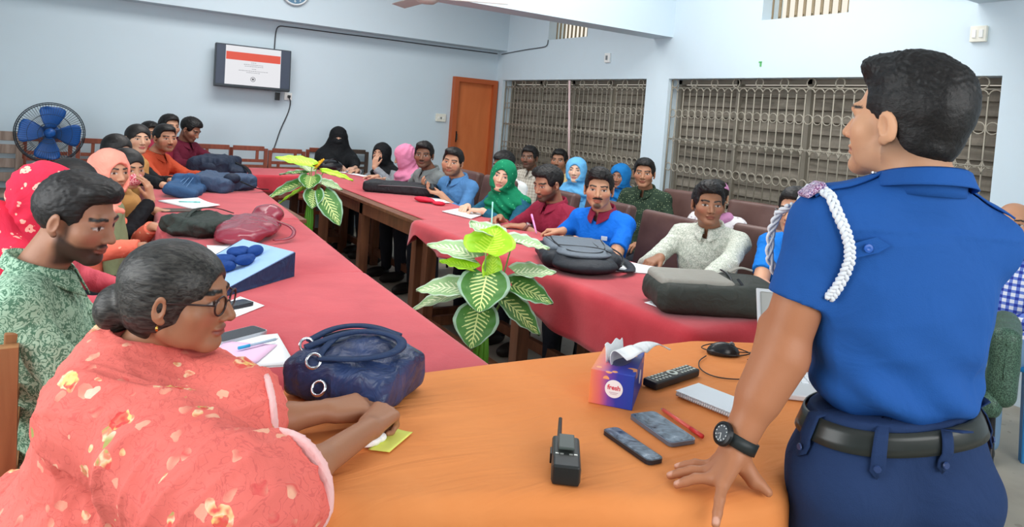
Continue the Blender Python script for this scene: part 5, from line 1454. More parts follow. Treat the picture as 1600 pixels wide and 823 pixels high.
plant('bushy potted plant with striped leaves between the far tables', 1.52, 5.15, .60, [
    lf((.0, -.02, 1.0), (-.26, -.04, 1.06), .17, LEAFL, -.3, .03),
    lf((.03, .0, .98), (.09, -.02, 1.05), .08, mat('yellow_leaf', (236, 176, 40), .5), .6, 0),
    lf((.08, .0, .955), (.30, .02, .93), .09, LEAFL, .3, .03),
    lf((-.06, .02, .93), (-.26, .06, .93), .10, LEAFD, -.2, .03),
    lf((-.06, -.04, .86), (-.30, -.08, .78), .19, LEAFD, -.35, .05),
    lf((.10, -.04, .80), (.26, -.10, .60), .20, LEAFD, .4, .03),
    lf((.0, -.02, .92), (.02, -.14, .86), .17, LEAFD, 0, .03),
    lf((.07, .02, .87), (.22, .05, .86), .14, LEAFP, .3, .04),
    lf((-.03, .04, .95), (-.10, .12, 1.0), .13, LEAFP, 0, .02),
    lf((.04, -.05, .82), (.06, -.16, .72), .15, LEAFD, 0, .03),
    lf((-.05, .03, .82), (-.27, .05, .70), .10, LEAFL, -.3, .03)])

# ------------------------------------------------------------------ standing fan
fb = mat('fan_blue', (30, 88, 164), .35); fd = mat('fan_dark_wire', (44, 56, 66), .4, .5)
fan = thing('standing_fan', 'round standing fan with four blue blades in a dark wire cage', 'fan', (-.14, 7.62, 0), R_(0))
FM = Matrix.Rotation(math.pi/2, 3, 'X') ; C0 = Vector((0, 0, 1.0))
MB().lathe([(0, 0), (.2, 0), (.2, .02), (.06, .05), (.03, .06)], n=32).build('base', fd, fan, smooth=True)
MB().tube([(0, .06, .05), (0, .06, .95)], .016, 12).build('pole', fd, fan, smooth=True)
MB().lathe([(0, -.13), (.05, -.12), (.075, -.08), (.075, -.03), (.05, 0), (0, 0)], c=C0, M=FM, n=28).build('motor', fb, fan, smooth=True)
for k in range(4):
    mb = MB(); a0 = R_(86+90*k)
    def bl(u, v):
        r = (.05+.235*u)*.83; w = .03+.072*math.sin(min(1, u*1.15)*math.pi*.5)*(1 if u < .8 else math.sqrt(max(0, 1-((u-.8)/.21)**2)))
        x, y = r, (v-.5)*2*w; ca, sa = math.cos(a0), math.sin(a0)
        return C0+Vector((x*ca-y*sa, -.03-.05*(v-.5)*(1-u*.3), x*sa+y*ca))
    mb.grid(bl, 14, 9); mb.build('blade', fb, fan, smooth=True, thick=.004)
MB().lathe([(0, .06), (.035, .055), (.045, .03), (.045, 0)], c=C0, M=FM, n=24).build('hub', fb, fan, smooth=True)
for nm, yo in (('front_guard', -1), ('rear_guard', 1)):
    mb = MB()
    for r, y in ((.27, 0), (.257, .03), (.17, .075), (.09, .09), (.05, .092)):
        mb.tube([C0+Vector((r*math.cos(2*math.pi*k/48), -.03+yo*y, r*math.sin(2*math.pi*k/48))) for k in range(48)], .0045 if r > .25 else .002, 5, closed=True)
    for k in range(72):
        a = 2*math.pi*k/72; mb.tube([C0+Vector((r*math.cos(a), -.03+yo*y, r*math.sin(a))) for r, y in ((.05, .092), (.17, .075), (.257, .03), (.27, 0))], .0012, 4)
    mb.build(nm, fd, fan, smooth=True)

# ------------------------------------------------------------------ things on the tables
ZT = .7605; ZO = .766
PAPER = mat('white_paper', (240, 242, 244), .7); PINKP = mat('pink_paper', (236, 196, 226), .7); YELP = mat('yellow_note', (228, 232, 110), .7)
def sheet(name, label, cat, pts, m, z=ZT, n=1, curl=.004, lines=0, group=None, ink=None):
    """sheet(s) of paper: quadrilateral pts, slightly curled"""
    P = [Vector((*p, z)) for p in pts]
    mb = MB(); rd = random.Random(int(abs(pts[0][0]*997+pts[0][1]*131)))
    for k in range(n):
        dx, dy = rd.uniform(-.006, .006)*k, rd.uniform(-.006, .006)*k
        def fn(u, v):
            p = P[0].lerp(P[1], u).lerp(P[3].lerp(P[2], u), v)
            return p+Vector((dx, dy, .0012+.0022*k+curl*((2*u-1)**2)*v))
        mb.grid(fn, 8, 8)
    o = mb.build(name, m, smooth=True, thick=.0012); tag(o, label, cat, group)
    if lines:
        mb = MB()
        for k in range(lines):
            v = .2+.6*k/max(1, lines-1); a = P[0].lerp(P[1], .2).lerp(P[3].lerp(P[2], .2), v); b = P[0].lerp(P[1], .2+.5*rd.random()).lerp(P[3].lerp(P[2], .7), v)
            mb.tube([a+Vector((0, 0, .0022*n+.003)), b+Vector((0, 0, .0022*n+.003))], .0009, 4)
        mb.build('pencil_lines', ink or mat('ink_grey', (120, 128, 150), .6), o)
    return o
def pen(label, a, b, m, r=.0045, cap_m=None, z=None, name='pen', parent=None):
    a, b = Vector(a), Vector(b); t = thing(name, label, 'pen', tuple(a)); d = b-a
    MB().tube([(0, 0, 0), d*.72], r, 10).build('barrel', m, t, smooth=True)
    MB().tube([d*.70, d*.985], r*1.15, 10).build('pen_cap', cap_m or m, t, smooth=True)
    MB().tube([-d.normalized()*.008, (0, 0, 0)], r*.5, 8, rad=[.0008, r*.7]).build('tip', mat('pen_tip', (190, 190, 195), .3, .6), t, smooth=True)
    return t
def phone(label, pts, z, m, sm, th=.009):
    """smartphone lying on its back; pts: 4 corners (long side 0-1)"""
    P = [Vector((*p, z)) for p in pts]; c = sum(P, Vector())/4; L = ((P[1]-P[0]).length+(P[2]-P[3]).length)/2; Wd = ((P[3]-P[0]).length+(P[2]-P[1]).length)/2
    d = (P[1]-P[0]).normalized(); t = thing('smartphone', label, 'phone', tuple(c), math.atan2(d.y, d.x))
    def rr(w, h, r):
        out = []
        for cx, cy, a0 in ((w/2-r, h/2-r, 0), (-w/2+r, h/2-r, 90), (-w/2+r, -h/2+r, 180), (w/2-r, -h/2+r, 270)):
            for k in range(6): a = R_(a0+18*k); out.append((cx+r*math.cos(a), cy+r*math.sin(a)))
        return out
    MB().prism(rr(L, Wd, .012), th).build('case', m, t)
    MB().prism(rr(L-.006, Wd-.006, .010), .0008, Matrix.Translation((0, 0, th))).build('screen', sm, t)
    MB().prism([(x+.004+L/2-.012, y) for x, y in [(.002*math.cos(R_(30*k)), .002*math.sin(R_(30*k))) for k in range(12)]], .0004, Matrix.Translation((0, 0, th+.0008))).build('camera_lens', BLACKP, t)
    return t
t = NT('smudged_glass', .12, 0, .6); f = t.noise(28, 4, 1.5)
t.base(t.ramp(f, [(.35, (52, 62, 74)), (.55, (104, 120, 136)), (.75, (150, 166, 180))])); t.put(t.b.inputs['Roughness'], t.math('MULTIPLY', f, .4)); SMUDGE = t.m
DARKGLASS = mat('dark_glass', (36, 40, 46), .1, 0, .6)
PC = mat('phone_case', (34, 38, 46), .35)
# head table
phone('dark smartphone with smudged screen, the one nearer the walkie-talkie', [(1.085, 1.198), (1.079, 1.040), (1.006+.03, 1.036), (1.012+.03, 1.196)], ZO, PC, SMUDGE)
phone('smartphone with smudged screen and silver rim, beside the red pen', [(1.232, 1.235), (1.214, 1.078), (1.140, 1.080), (1.158, 1.236)], ZO, mat('silver_phone_case', (112, 126, 146), .3, .5), SMUDGE)
pen('red pen lying next to the silver-rimmed smartphone', (1.262, 1.232, ZO+.006), (1.241, 1.083, ZO+.006), mat('red_pen_clear', (228, 96, 84), .3), cap_m=mat('red_pen_dark', (206, 52, 50), .35))
# tissue box
tb = thing('tissue_box', 'blue, purple and orange tissue box with a tissue pulled out', 'tissue box', (1.235, 1.375, ZO), math.atan2(-.083, .072))
# front face runs from (1.118,1.348) to (1.190,1.272); box goes back along (.155,.124)
t = NT('tissue_box_print', .4); sep = t.node('SeparateXYZ'); t.put(sep.inputs[0], t.obj())
gx = t.math('MULTIPLY_ADD', sep.outputs[0], 9.0, .50); nz = t.noise(14, 2)
gr = t.ramp(t.math('ADD', gx, t.math('MULTIPLY', t.math('SUBTRACT', nz, .5), .22)), [(0, (240, 140, 84)), (.22, (222, 108, 116)), (.42, (122, 72, 168)), (.62, (52, 62, 170)), (1, (34, 70, 172))])
mo = t.vor(24, vec=t.obj(), rnd=.8); cres = t.math('MULTIPLY', t.math('LESS_THAN', mo, .34), t.math('GREATER_THAN', t.vor(24, vec=t.map(loc=(.010, .008, .0)), rnd=.8), .30))
cres = t.math('MULTIPLY', cres, t.math('GREATER_THAN', sep.outputs[2], .066))
t.base(t.mix(cres, gr, lin((246, 168, 110)))); TBM = t.m
MB().box((0, 0, .0425), (.108, .205, .085), bevel=.0015).build('carton', TBM, tb)
MB().lathe([(0, 0), (.022, 0), (.022, .0006), (0, .0006)], c=(.006, -.1028, .045), M=RX, n=32).build('label_disc', mat('label_white', (248, 244, 246), .5), tb)
text('label_word', 'fresh', .016, mat('label_red', (222, 60, 84), .5), tb, (.006, -.1038, .048), bold=True)
mb = MB(); mb.box((.006, -.1037, .036), (.022, .0004, .0016)).box((.006, -.1037, .0325), (.016, .0004, .0014)); mb.build('label_small_print', mat('label_grey', (206, 180, 190), .5), tb)
MB().lathe([(0, 0), (.018, 0), (.018, .0006), (0, .0006)], c=(.0543, .02, .045), M=Matrix.Rotation(math.pi/2, 3, 'Y'), n=28).build('label_disc', mat('label_white', (248, 244, 246), .5), tb)
MB().prism([(.03*math.cos(R_(15*k)), .062*math.sin(R_(15*k))) for k in range(24)], .001, Matrix.Translation((0, .01, .0848))).build('slot_film', mat('slot_film', (60, 70, 120), .3), tb)
TIS = fabric('tissue_paper', (244, 248, 250), .8, folds=40, fold=.3)
mb = MB()
def tf(u, v):
    a = (u-.5)*2; z = .083+.055*math.sin(v*1.75)-.012*v*v
    return Vector((.002+.02*a*(1+1.2*v)+.075*v*v+.006*math.sin(a*5+v*4), .015+.062*a*(1+.15*v)+.010*math.sin(v*6+a*3)-.015*v, z+.006*math.sin(a*7+v*5)*v-.010*a*a*v))
mb.grid(tf, 22, 18); mb.build('tissue', TIS, tb, smooth=True, thick=.0015)
mb = MB()
def tf2(u, v):
    a = (u-.5)*2; return Vector((-.012+.015*a-.008*v, .01+.048*a, .083+.045*math.sin(v*1.6)+.005*math.sin(a*6)))
mb.grid(tf2, 16, 8); mb.build('tissue_fold', TIS, tb, smooth=True, thick=.0015)
# remote control
rm = thing('remote_control', 'long black remote control with pale buttons behind the tissue box', 'remote control', (1.440, 1.384, ZO), math.atan2(.036, .195))
MB().box((0, 0, .011), (.205, .046, .022), bevel=.005).build('body', mat('remote_black', (40, 42, 42), .4), rm)
RB = mat('remote_button', (196, 204, 194), .5)
k = 0
for i in range(13):
    for j in range(3):
        if 5 <= i <= 7: continue
        MB().box((-.088+i*.0145, -.013+j*.013, .0228), (.008, .007, .003), bevel=.001).build('button', RB, rm)
MB().lathe([(.008, .0215), (.016, .0215), (.016, .0248), (.008, .0248), (.008, .0215)], n=24).build('dial_pad', RB, rm, loc=(-.001, 0, 0))
# mouse with a coiled cable
ms = thing('computer_mouse', 'black wired computer mouse with its cable coiled around it', 'mouse', (1.775, 1.50, ZO+.0), R_(-30))
G = Field(.003); G.add(cut(ell((0, 0, .004), (.052, .030, .034)), (0, 0, .0), (0, 0, -1))); field_obj('shell', G, mat('mouse_black', (34, 36, 38), .25), ms)
MB().lathe([(0, -.004), (.008, -.004), (.008, .004), (0, .004)], c=(.026, 0, .032), M=RX, n=16).build('scroll_wheel', GREYP, ms)
cp = [(.05, 0, .01), (.09, .02, .004), (.10, -.02, .02), (.02, -.06, .012), (-.06, -.04, .02), (-.07, .03, .01), (.0, .055, .02), (.07, .03, .01), (.10, -.01, .006), (.06, -.05, .004)]
P = [Vector(p) for p in cp]
for _ in range(3):
    N = [P[0]]
    for a, b in zip(P, P[1:]): N += [a*.75+b*.25, a*.25+b*.75]
    P = N+[P[-1]]
MB().tube(P, .0018, 6).build('cable', BLACKP, ms, smooth=True)
P = [Vector(p) for p in ((1.70, 1.50, ZO+.003), (1.64, 1.475, ZO+.003), (1.585, 1.42, ZO+.003), (1.575, 1.36, ZO+.003), (1.62, 1.32, ZO+.003), (1.70, 1.30, ZO+.003), (1.78, 1.26, ZO+.003), (1.86, 1.24, ZO+.003))]
for _ in range(3):
    N = [P[0]]
    for a, b in zip(P, P[1:]): N += [a*.75+b*.25, a*.25+b*.75]
    P = N+[P[-1]]
MB().tube([p-Vector((1.775, 1.50, ZO)) for p in P], .0018, 6).build('cable', BLACKP, None, smooth=True)
o = [x for x in COL.objects if x.name.startswith('cable') and x.parent is None and 'label' not in x][0]
o.parent = ms; o.matrix_parent_inverse = (Matrix.Translation(ms.location) @ Matrix.Rotation(R_(-30), 4, 'Z')).inverted() @ Matrix.Translation((1.775, 1.50, ZO))
# spiral notebook
nb_ = thing('notebook', 'white spiral notebook under the officer\'s raised arm', 'notebook', (1.432, 1.222, ZO), math.atan2(-.115, .02))
MB().box((0, 0, .008), (.165, .10, .013), bevel=.003).build('pages', PAPER, nb_); MB().box((0, 0, .0155), (.168, .104, .0015)).build('cover', mat('notebook_cover', (226, 234, 240), .5), nb_)
for i in range(26): MB().lathe([(.0052+.0012*math.cos(q), .0012*math.sin(q)) for q in [2*math.pi*k/6 for k in range(7)]], c=(-.078+i*.0062, -.052, .009), M=Matrix.Rotation(math.pi/2, 3, 'Y'), n=10).build('spiral_ring', mat('ring_wire', (196, 200, 206), .3, .6), nb_, smooth=True)
# walkie-talkie
wk = thing('walkie_talkie', 'black walkie-talkie radio with a belt clip and short antenna', 'radio', (.868, 1.098, ZO), math.atan2(1.175-1.03, .932-.828)-math.pi/2)
MB().box((0, -.0, .019), (.056, .135, .036), bevel=.006).build('body', mat('radio_black', (52, 56, 54), .45), wk)
MB().box((0, -.045, .02), (.052, .05, .0385), bevel=.004).build('battery', mat('radio_battery', (30, 32, 32), .4), wk)
MB().box((0, .018, .046), (.032, .062, .006), bevel=.002).box((0, .042, .041), (.03, .014, .012), bevel=.002).build('belt_clip', mat('radio_clip', (74, 82, 78), .4), wk)
MB().tube([(-.014, .065, .02), (-.014, .078, .02), (-.013, .085, .022), (-.011, .165, .03)], .005, 10, rad=[.007, .007, .005, .0042]).build('antenna', mat('radio_antenna', (60, 54, 52), .5), wk, smooth=True)
for dx in (.008, .02): MB().lathe([(0, 0), (.007, 0), (.006, .014), (0, .014)], c=(dx, .066, .019), M=Matrix.Rotation(-math.pi/2, 3, 'X'), n=16).build('knob', BLACKP, wk)
for dx in (-.018, -.009, .009, .018): MB().box((dx, -.019, .0385), (.007, .004, .0015)).build('contact', mat('contact_silver', (214, 216, 210), .3, .6), wk)
MB().box((-.0295, .01, .02), (.004, .03, .02), bevel=.001).build('talk_key', BLACKP, wk)
# laptop behind the officer's arm
lp = thing('laptop', 'open silver-white laptop behind the officer on the orange cloth', 'laptop', (1.836, 1.165, ZO), R_(-36.9))
SILV = mat('laptop_silver', (206, 210, 214), .35, .1)
MB().box((0, 0, .010), (.34, .235, .016), bevel=.004).build('base', SILV, lp)
kb = MB()
for i in range(14):
    for j in range(5): kb.box((-.143+i*.022, -.01+j*.021, .0192), (.018, .017, .003), bevel=.001)
kb.build('keyboard', mat('keys_white', (232, 236, 240), .5), lp)
MB().box((0, -.075, .0185), (.09, .055, .001)).build('touchpad', mat('touchpad', (186, 190, 196), .3), lp)
M4 = Matrix.Translation((0, .118, .02)) @ Matrix.Rotation(R_(-27), 4, 'X')
def lid(size, c, m, nm):
    o = MB().box(c, size, bevel=.003).build(nm, m, lp); o.matrix_local = M4; return o
lid((.34, .007, .225), (0, 0, .1125), SILV, 'lid'); lid((.318, .001, .198), (0, -.0042, .115), mat('laptop_screen', (168, 170, 166), .15, 0, .5), 'screen')
MB().tube([(-.06, -.118, .006), (-.09, -.16, .004), (-.02, -.21, .004)], .0022, 6).build('usb_cable', BLACKP, lp, smooth=True)
MB().box((-.055, -.121, .010), (.012, .02, .007)).build('usb_plug', GREYP, lp)
# sticky note, crumpled tissue under the clasped hands
sheet('sticky_note', 'yellow paper slip under the clasped hands', 'paper', [(.540, 1.318), (.575, 1.292), (.652, 1.352), (.622, 1.392)], YELP, ZO, curl=.002)
G = Field(.003); G.add(ell((.545, 1.335, ZO+.012), (.03, .02, .012))); G.add(ell((.565, 1.345, ZO+.010), (.022, .02, .010)), .008)
o = field_obj('crumpled_tissue', G, TIS, None, lambda V: .003*waves(V, 3, 190, 6)); tag(o, 'small crumpled white tissue beside the yellow slip', 'tissue')

# ---- bags
def bag(name, label, cat='bag', group=None): return thing(name, label, cat, (0, 0, 0), 0, group)
NAVY = NT('navy_satin', .38, 0, .45); _f = NAVY.noise(9, 4, 1.); NAVY.base(NAVY.ramp(_f, [(.3, (30, 42, 74)), (.7, (52, 72, 118))])); NAVY.bump(NAVY.noise(14, 4, 1.2), .6, .03); NAVY = NAVY.m
NAVYD = fabric('navy_nylon', (40, 58, 92), .6, fold=.7); NAVYB = fabric('dark_navy_nylon', (34, 44, 62), .6, fold=.7)
DENB = fabric('denim_cloth', (52, 84, 122), .8, fold=.6)
CHROME = mat('chrome_ring', (214, 216, 220), .15, 1)
# navy handbag beside the woman in coral: stands slumped on the red/orange seam
hb = thing('handbag', 'navy satin handbag with looped handle beside the clasped hands', 'bag', (.605, 1.600, ZO), math.atan2(-.235, .20))
G = Field(.0055)
G.add(rbox((0, .01, .048), (.138, .115, .048), .025)); G.add(ell((.02, .03, .09), (.11, .085, .045)), .05); G.add(ell((-.06, -.04, .075), (.06, .06, .04)), .04)
field_obj('body', G, NAVY, hb, lambda V: .011*folds(V, 3, 34, 6)+.004*folds(V, 4, 80, 5))
def arc(pts, n=3):
    P = [Vector(p) for p in pts]
    for _ in range(n):
        N = [P[0]]
        for a, b in zip(P, P[1:]): N += [a*.75+b*.25, a*.25+b*.75]
        P = N+[P[-1]]
    return P
def strap(pts, w, th, m, parent, name='strap', up=(0, 0, 1), sm=3):
    P = arc(pts, sm); mb = MB()
    rows = []
    for i, p in enumerate(P):
        tt = (P[min(i+1, len(P)-1)]-P[max(i-1, 0)]).normalized(); sd = tt.cross(Vector(up)); sd = sd.normalized() if sd.length > .02 else Vector((1, 0, 0))
        rows.append([mb.bm.verts.new(p+sd*w*(k-1)) for k in (.5, 1, 1.5)])
    for A, B in zip(rows, rows[1:]):
        for k in range(2): mb.bm.faces.new((A[k], A[k+1], B[k+1], B[k]))
    return mb.build(name, m, parent, smooth=True, thick=th)
strap([(-.10, -.06, .112), (-.03, .02, .142), (.05, .045, .146), (.115, .03, .138), (.118, -.03, .126), (.05, -.075, .114), (-.04, -.092, .106)], .022, .006, NAVYD, hb, 'handle')
strap([(-.13, .0, .105), (-.10, .07, .128), (-.02, .10, .138), (.07, .09, .128)], .022, .006, NAVYD, hb, 'handle')
for p, rz in (((-.05, -.098, .100), .4), ((-.02, -.118, .050), 0), ((-.105, -.045, .112), .9)):
    MB().lathe([(.016+.0035*math.cos(q), .0035*math.sin(q)) for q in [2*math.pi*k/8 for k in range(9)]], c=p, M=(Matrix.Rotation(rz, 3, 'Z') @ Matrix.Rotation(R_(60), 3, 'X')), n=20).build('ring', CHROME, hb, smooth=True)
strap([(-.045, -.095, .10), (-.05, -.06, .118), (-.05, -.0, .132)], .016, .004, NAVYD, hb, 'handle_tab')
MB().tube(arc([(-.11, .03, .112), (-.05, .06, .134), (.05, .07, .136), (.10, .06, .122)]), .003, 6).build('zip', mat('zip_dark', (24, 30, 48), .5), hb, smooth=True)
# blue gift box with dark blue bows
gb = thing('gift_bag', 'pale blue topped navy bag lying flat with dark blue bows on it', 'bag', (.600, 2.70, ZT), 0)
bt = [(-.135, -.145), (.185, .11), (.05, .45), (-.175, .24)]
def quad_solid(top, bot, m, parent, name):
    mb = MB(); A = [mb.bm.verts.new(p) for p in top]; B = [mb.bm.verts.new(p) for p in bot]; n = len(A)
    mb.bm.faces.new(A); mb.bm.faces.new(B[::-1])
    for k in range(n): mb.bm.faces.new((A[k], B[k], B[(k+1) % n], A[(k+1) % n]))
    return mb.build(name, m, parent)
topz = [.018, .095, .088, .020]
quad_solid([(x, y, z) for (x, y), z in zip(bt, topz)], [(x*.96+.008, y*.96, .001) for x, y in bt], NAVYD, gb, 'body')
quad_solid([(x*.955+.002, y*.955+.003, z+.0035) for (x, y), z in zip(bt, topz)], [(x*.955+.002, y*.955+.003, z-.001) for (x, y), z in zip(bt, topz)], fabric('pale_blue_panel', (150, 184, 226), .7, fold=.15), gb, 'top_panel')
BOW = fabric('bow_blue', (26, 62, 126), .7, fold=.6)
for (x, y, rx, ry, a) in ((-.075, .135, .046, .042, 0), (-.01, .20, .048, .044, .5), (-.095, .06, .05, .028, .1), (-.01, .085, .052, .026, .7), (.045, .175, .045, .026, .9)):
    G = Field(.0045); zz = .055+.19*x+.045*y; G.add(ell((x, y, zz+.024), (rx, ry, .022), np.array(rotM('Z', a).to_3x3()))); G.sub(ell((x, y, zz+.052), (rx*.4, ry*.4, .018)), .01)
    field_obj('bow_loop', G, BOW, gb, lambda V: .003*waves(V, int(x*1000) % 97, 70, 5))
# maroon handbag and dark bag on the same cloth
mg = bag('handbag', 'glossy maroon handbag lying on its side beyond the blue-topped bag')
GLM = mat('maroon_gloss', (136, 44, 62), .22, 0, .6, var=(8, .12))
G = Field(.0065); G.add(ell((.80, 3.72, ZT+.045), (.15, .30, .05), np.array(rotM('Z', -.35).to_3x3()))); G.add(ell((.96, 4.02, ZT+.06), (.085, .11, .06)), .04); G.add(ell((.70, 3.52, ZT+.03), (.10, .12, .035)), .05); G.plane((0, 0, ZT+.001), (0, 0, -1))
field_obj('body', G, GLM, mg, lambda V: .012*folds(V, 11, 26, 6)+.003*waves(V, 14, 50, 5))
strap([(.93, 3.72, ZT+.07), (1.0, 3.62, ZT+.05), (.96, 3.5, ZT+.02), (.86, 3.46, ZT+.02)], .02, .005, GLM, mg, 'handle')
db = bag('shoulder_bag', 'slouchy black-green cloth bag lying in front of the maroon handbag')
DKG = fabric('dark_green_nylon', (50, 58, 54), .6, fold=.8)
G = Field(.0065); G.add(rbox((.60, 3.80, ZT+.045), (.15, .16, .045), .035, np.array(rotM('Z', .5).to_3x3()))); G.add(ell((.85, 4.02, ZT+.03), (.16, .07, .03), np.array(rotM('Z', .4).to_3x3())), .05); G.add(ell((.47, 3.72, ZT+.03), (.06, .06, .03)), .04); G.plane((0, 0, ZT+.001), (0, 0, -1))
field_obj('body', G, DKG, db, lambda V: .024*folds(V, 15, 44, 7)+.006*folds(V, 16, 80, 5))
strap([(.5, 3.75, ZT+.07), (.56, 3.9, ZT+.11), (.68, 4.0, ZT+.10), (.78, 4.06, ZT+.06)], .02, .004, DKG, db, 'strap')
# navy bags at the far end
bb = bag('backpack', 'black-navy backpack lying behind the other navy bag at the far end')
G = Field(.008); G.add(rbox((1.10, 6.62, ZT+.085), (.17, .25, .085), .06, np.array(rotM('Z', -.5).to_3x3()))); G.add(ell((1.25, 6.5, ZT+.05), (.10, .12, .05)), .05); field_obj('body', G, NAVYB, bb, lambda V: .02*folds(V, 17, 40, 7))
G = Field(.008); G.add(ell((1.03, 6.44, ZT+.08), (.11, .07, .06), np.array(rotM('Z', -.5).to_3x3()))); field_obj('front_pocket', G, NAVYB, bb)
strap([(1.25, 6.55, ZT+.12), (1.33, 6.4, ZT+.09), (1.32, 6.2, ZT+.03)], .03, .006, BLACKCLOTH, bb, 'strap')
nv = bag('backpack', 'slate-navy backpack with a pocket bulge, nearest of the dark bags to the fold')
G = Field(.007); G.add(rbox((.93, 5.52, ZT+.06), (.14, .18, .06), .04, np.array((rotM('Z', -.4) @ rotM('Y', .15)).to_3x3()))); G.add(rbox((1.09, 5.58, ZT+.06), (.11, .12, .06), .04, np.array(rotM('Z', .5).to_3x3())), .02); G.plane((0, 0, ZT+.001), (0, 0, -1)); field_obj('body', G, fabric('slate_navy_nylon', (60, 78, 104), .6, fold=.8), nv, lambda V: .02*folds(V, 19, 46, 7))
G = Field(.006); G.add(ell((1.02, 5.42, ZT+.10), (.06, .05, .04))); field_obj('front_pocket', G, NAVYB, nv)
strap([(1.08, 5.42, ZT+.08), (1.2, 5.38, ZT+.03), (1.29, 5.5, ZT+.015)], .03, .006, BLACKCLOTH, nv, 'strap')
dn = bag('denim_bag', 'faded denim-blue cloth bag near the black sleeve')
G = Field(.007); G.add(rbox((.70, 5.28, ZT+.04), (.11, .24, .04), .03, np.array((rotM('Z', -.3) @ rotM('Y', .25)).to_3x3()))); G.add(rbox((.74, 5.44, ZT+.075), (.085, .14, .045), .035, np.array((rotM('Z', -.4) @ rotM('X', -.2)).to_3x3())), .02); G.plane((0, 0, ZT+.001), (0, 0, -1)); field_obj('body', G, DENB, dn, lambda V: .018*folds(V, 23, 48, 7))
for k in range(3): MB().tube(arc([(.60+.04*k, 5.12, ZT+.045+.012*k), (.69+.03*k, 5.3, ZT+.115+.004*k), (.78, 5.5, ZT+.10)]), .003, 5).build('seam', mat('denim_seam', (84, 120, 160), .8), dn, smooth=True)
# black bag in front of the man in grey
bf = bag('laptop_bag', 'flat black zipped bag in front of the man in the grey kurta')
G = Field(.007); G.add(rbox((2.36, 5.47, ZT+.048), (.115, .30, .048), .035, np.array(rotM('Z', .95).to_3x3()))); field_obj('body', G, fabric('black_nylon', (44, 46, 50), .6, fold=.7), bf, lambda V: .010*folds(V, 25, 30, 6))
MB().tube(arc([(2.13, 5.52, ZT+.06), (2.25, 5.36, ZT+.075), (2.42, 5.26, ZT+.08), (2.56, 5.2, ZT+.06)]), .004, 6).build('zip', mat('zip_grey', (90, 92, 96), .4), bf, smooth=True)
nbag = bag('handbag', 'small glossy black bag next to the plant in front of the veiled woman')
G = Field(.007); G.add(ell((2.30, 7.18, ZT+.06), (.13, .09, .065))); G.plane((0, 0, ZT+.001), (0, 0, -1)); field_obj('body', G, mat('black_gloss', (30, 32, 36), .3), nbag, lambda V: .008*waves(V, 27, 30, 6))
strap([(2.22, 7.12, ZT+.09), (2.30, 7.08, ZT+.16), (2.38, 7.14, ZT+.09)], .015, .004, BLACKP, nbag, 'handle')
# grey-black backpack on the sagging cloth
bp = thing('backpack', 'dark grey backpack lying on its back with seamed front panel', 'bag', (2.14, 2.74, ZT+.003), R_(63))
bp.scale = (1.12, 1.14, 1.0)
BPG = fabric('backpack_grey', (104, 114, 124), .55, folds=16, fold=.25); BPD = fabric('backpack_dark', (44, 48, 54), .55, folds=16, fold=.35)
G = Field(.006); G.add(rbox((.02, 0, .042), (.215, .125, .042), .04)); G.add(rbox((.03, 0, .042), (.16, .17, .042), .04), .015); G.add(ell((-.17, 0, .04), (.10, .135, .04)), .015); field_obj('body', G, BPD, bp, lambda V: .006*folds(V, 29, 40, 6))
G = Field(.005); G.add(rbox((.03, .0, .086), (.17, .105, .018), .017)); G.add(rbox((.05, .0, .086), (.12, .138, .018), .017), .01); G.add(ell((-.12, 0, .084), (.09, .115, .019)), .01); field_obj('front_panel', G, BPG, bp, lambda V: .0015*waves(V, 30, 30, 5))
for pts in ([(-.16, -.10, .102), (-.07, -.075, .105), (-.06, .10, .105)], [(-.06, .10, .105), (.06, .108, .105), (.17, .10, .102)], [(-.06, -.07, .105), (.05, -.065, .105), (.17, -.08, .102)], [(.13, -.09, .103), (.135, .10, .103)], [(.15, -.125, .102), (-.05, -.105, .103), (-.16, -.07, .099), (-.185, 0, .098), (-.16, .07, .099), (-.05, .105, .103), (.15, .125, .102)]): MB().tube(arc(pts, 2), .0032, 6).build('seam', mat('seam_black', (30, 34, 40), .6), bp, smooth=True)
MB().tube(arc([(-.24, -.13, .06), (-.1, -.178, .07), (.1, -.178, .07), (.22, -.14, .06)], 2), .004, 6).build('zip', mat('zip_black', (20, 22, 24), .4), bp, smooth=True)
strap([(.20, -.16, .04), (.05, -.23, .02), (-.12, -.215, .012), (-.2, -.14, .03)], .035, .008, BPD, bp, 'shoulder_strap')
strap([(.235, .03, .07), (.275, .02, .085), (.275, -.02, .085), (.235, -.03, .07)], .02, .006, BPD, bp, 'top_handle', up=(1, 0, 0))
MB().box((-.02, -.176, .05), (.02, .003, .004)).build('logo_patch', mat('patch_red', (150, 60, 66), .5), bp)
# grey-green laptop backpack near the officer
lb = thing('backpack', 'grey-topped black-green laptop backpack by the silver laptop', 'bag', (2.165, 1.925, ZT+.003), R_(-27))
LBG = fabric('bag_grey_top', (150, 148, 140), .7, folds=14, fold=.25); LBD = fabric('bag_black_green', (56, 60, 56), .6, folds=14, fold=.4)
G = Field(.006); G.add(rbox((0, 0, .06), (.24, .15, .06), .05)); G.add(ell((.14, .02, .085), (.14, .13, .05)), .04); field_obj('body', G, LBD, lb, lambda V: .008*folds(V, 33, 34, 6))
G = Field(.005); G.add(rbox((-.075, .015, .110), (.145, .115, .024), .022)); field_obj('top_panel', G, LBG, lb, lambda V: .002*waves(V, 34, 24, 5))
MB().tube(arc([(.05, -.13, .105), (.07, -.02, .145), (.08, .10, .14)], 2), .004, 6).build('zip', mat('zip_black', (20, 22, 24), .4), lb, smooth=True)
strap([(.08, -.075, .142), (.095, -.10, .120), (.10, -.115, .095)], .012, .004, BPD, lb, 'zip_pull')
strap([(.10, .07, .138), (.15, .08, .160), (.20, .07, .150)], .02, .006, LBG, lb, 'top_handle')

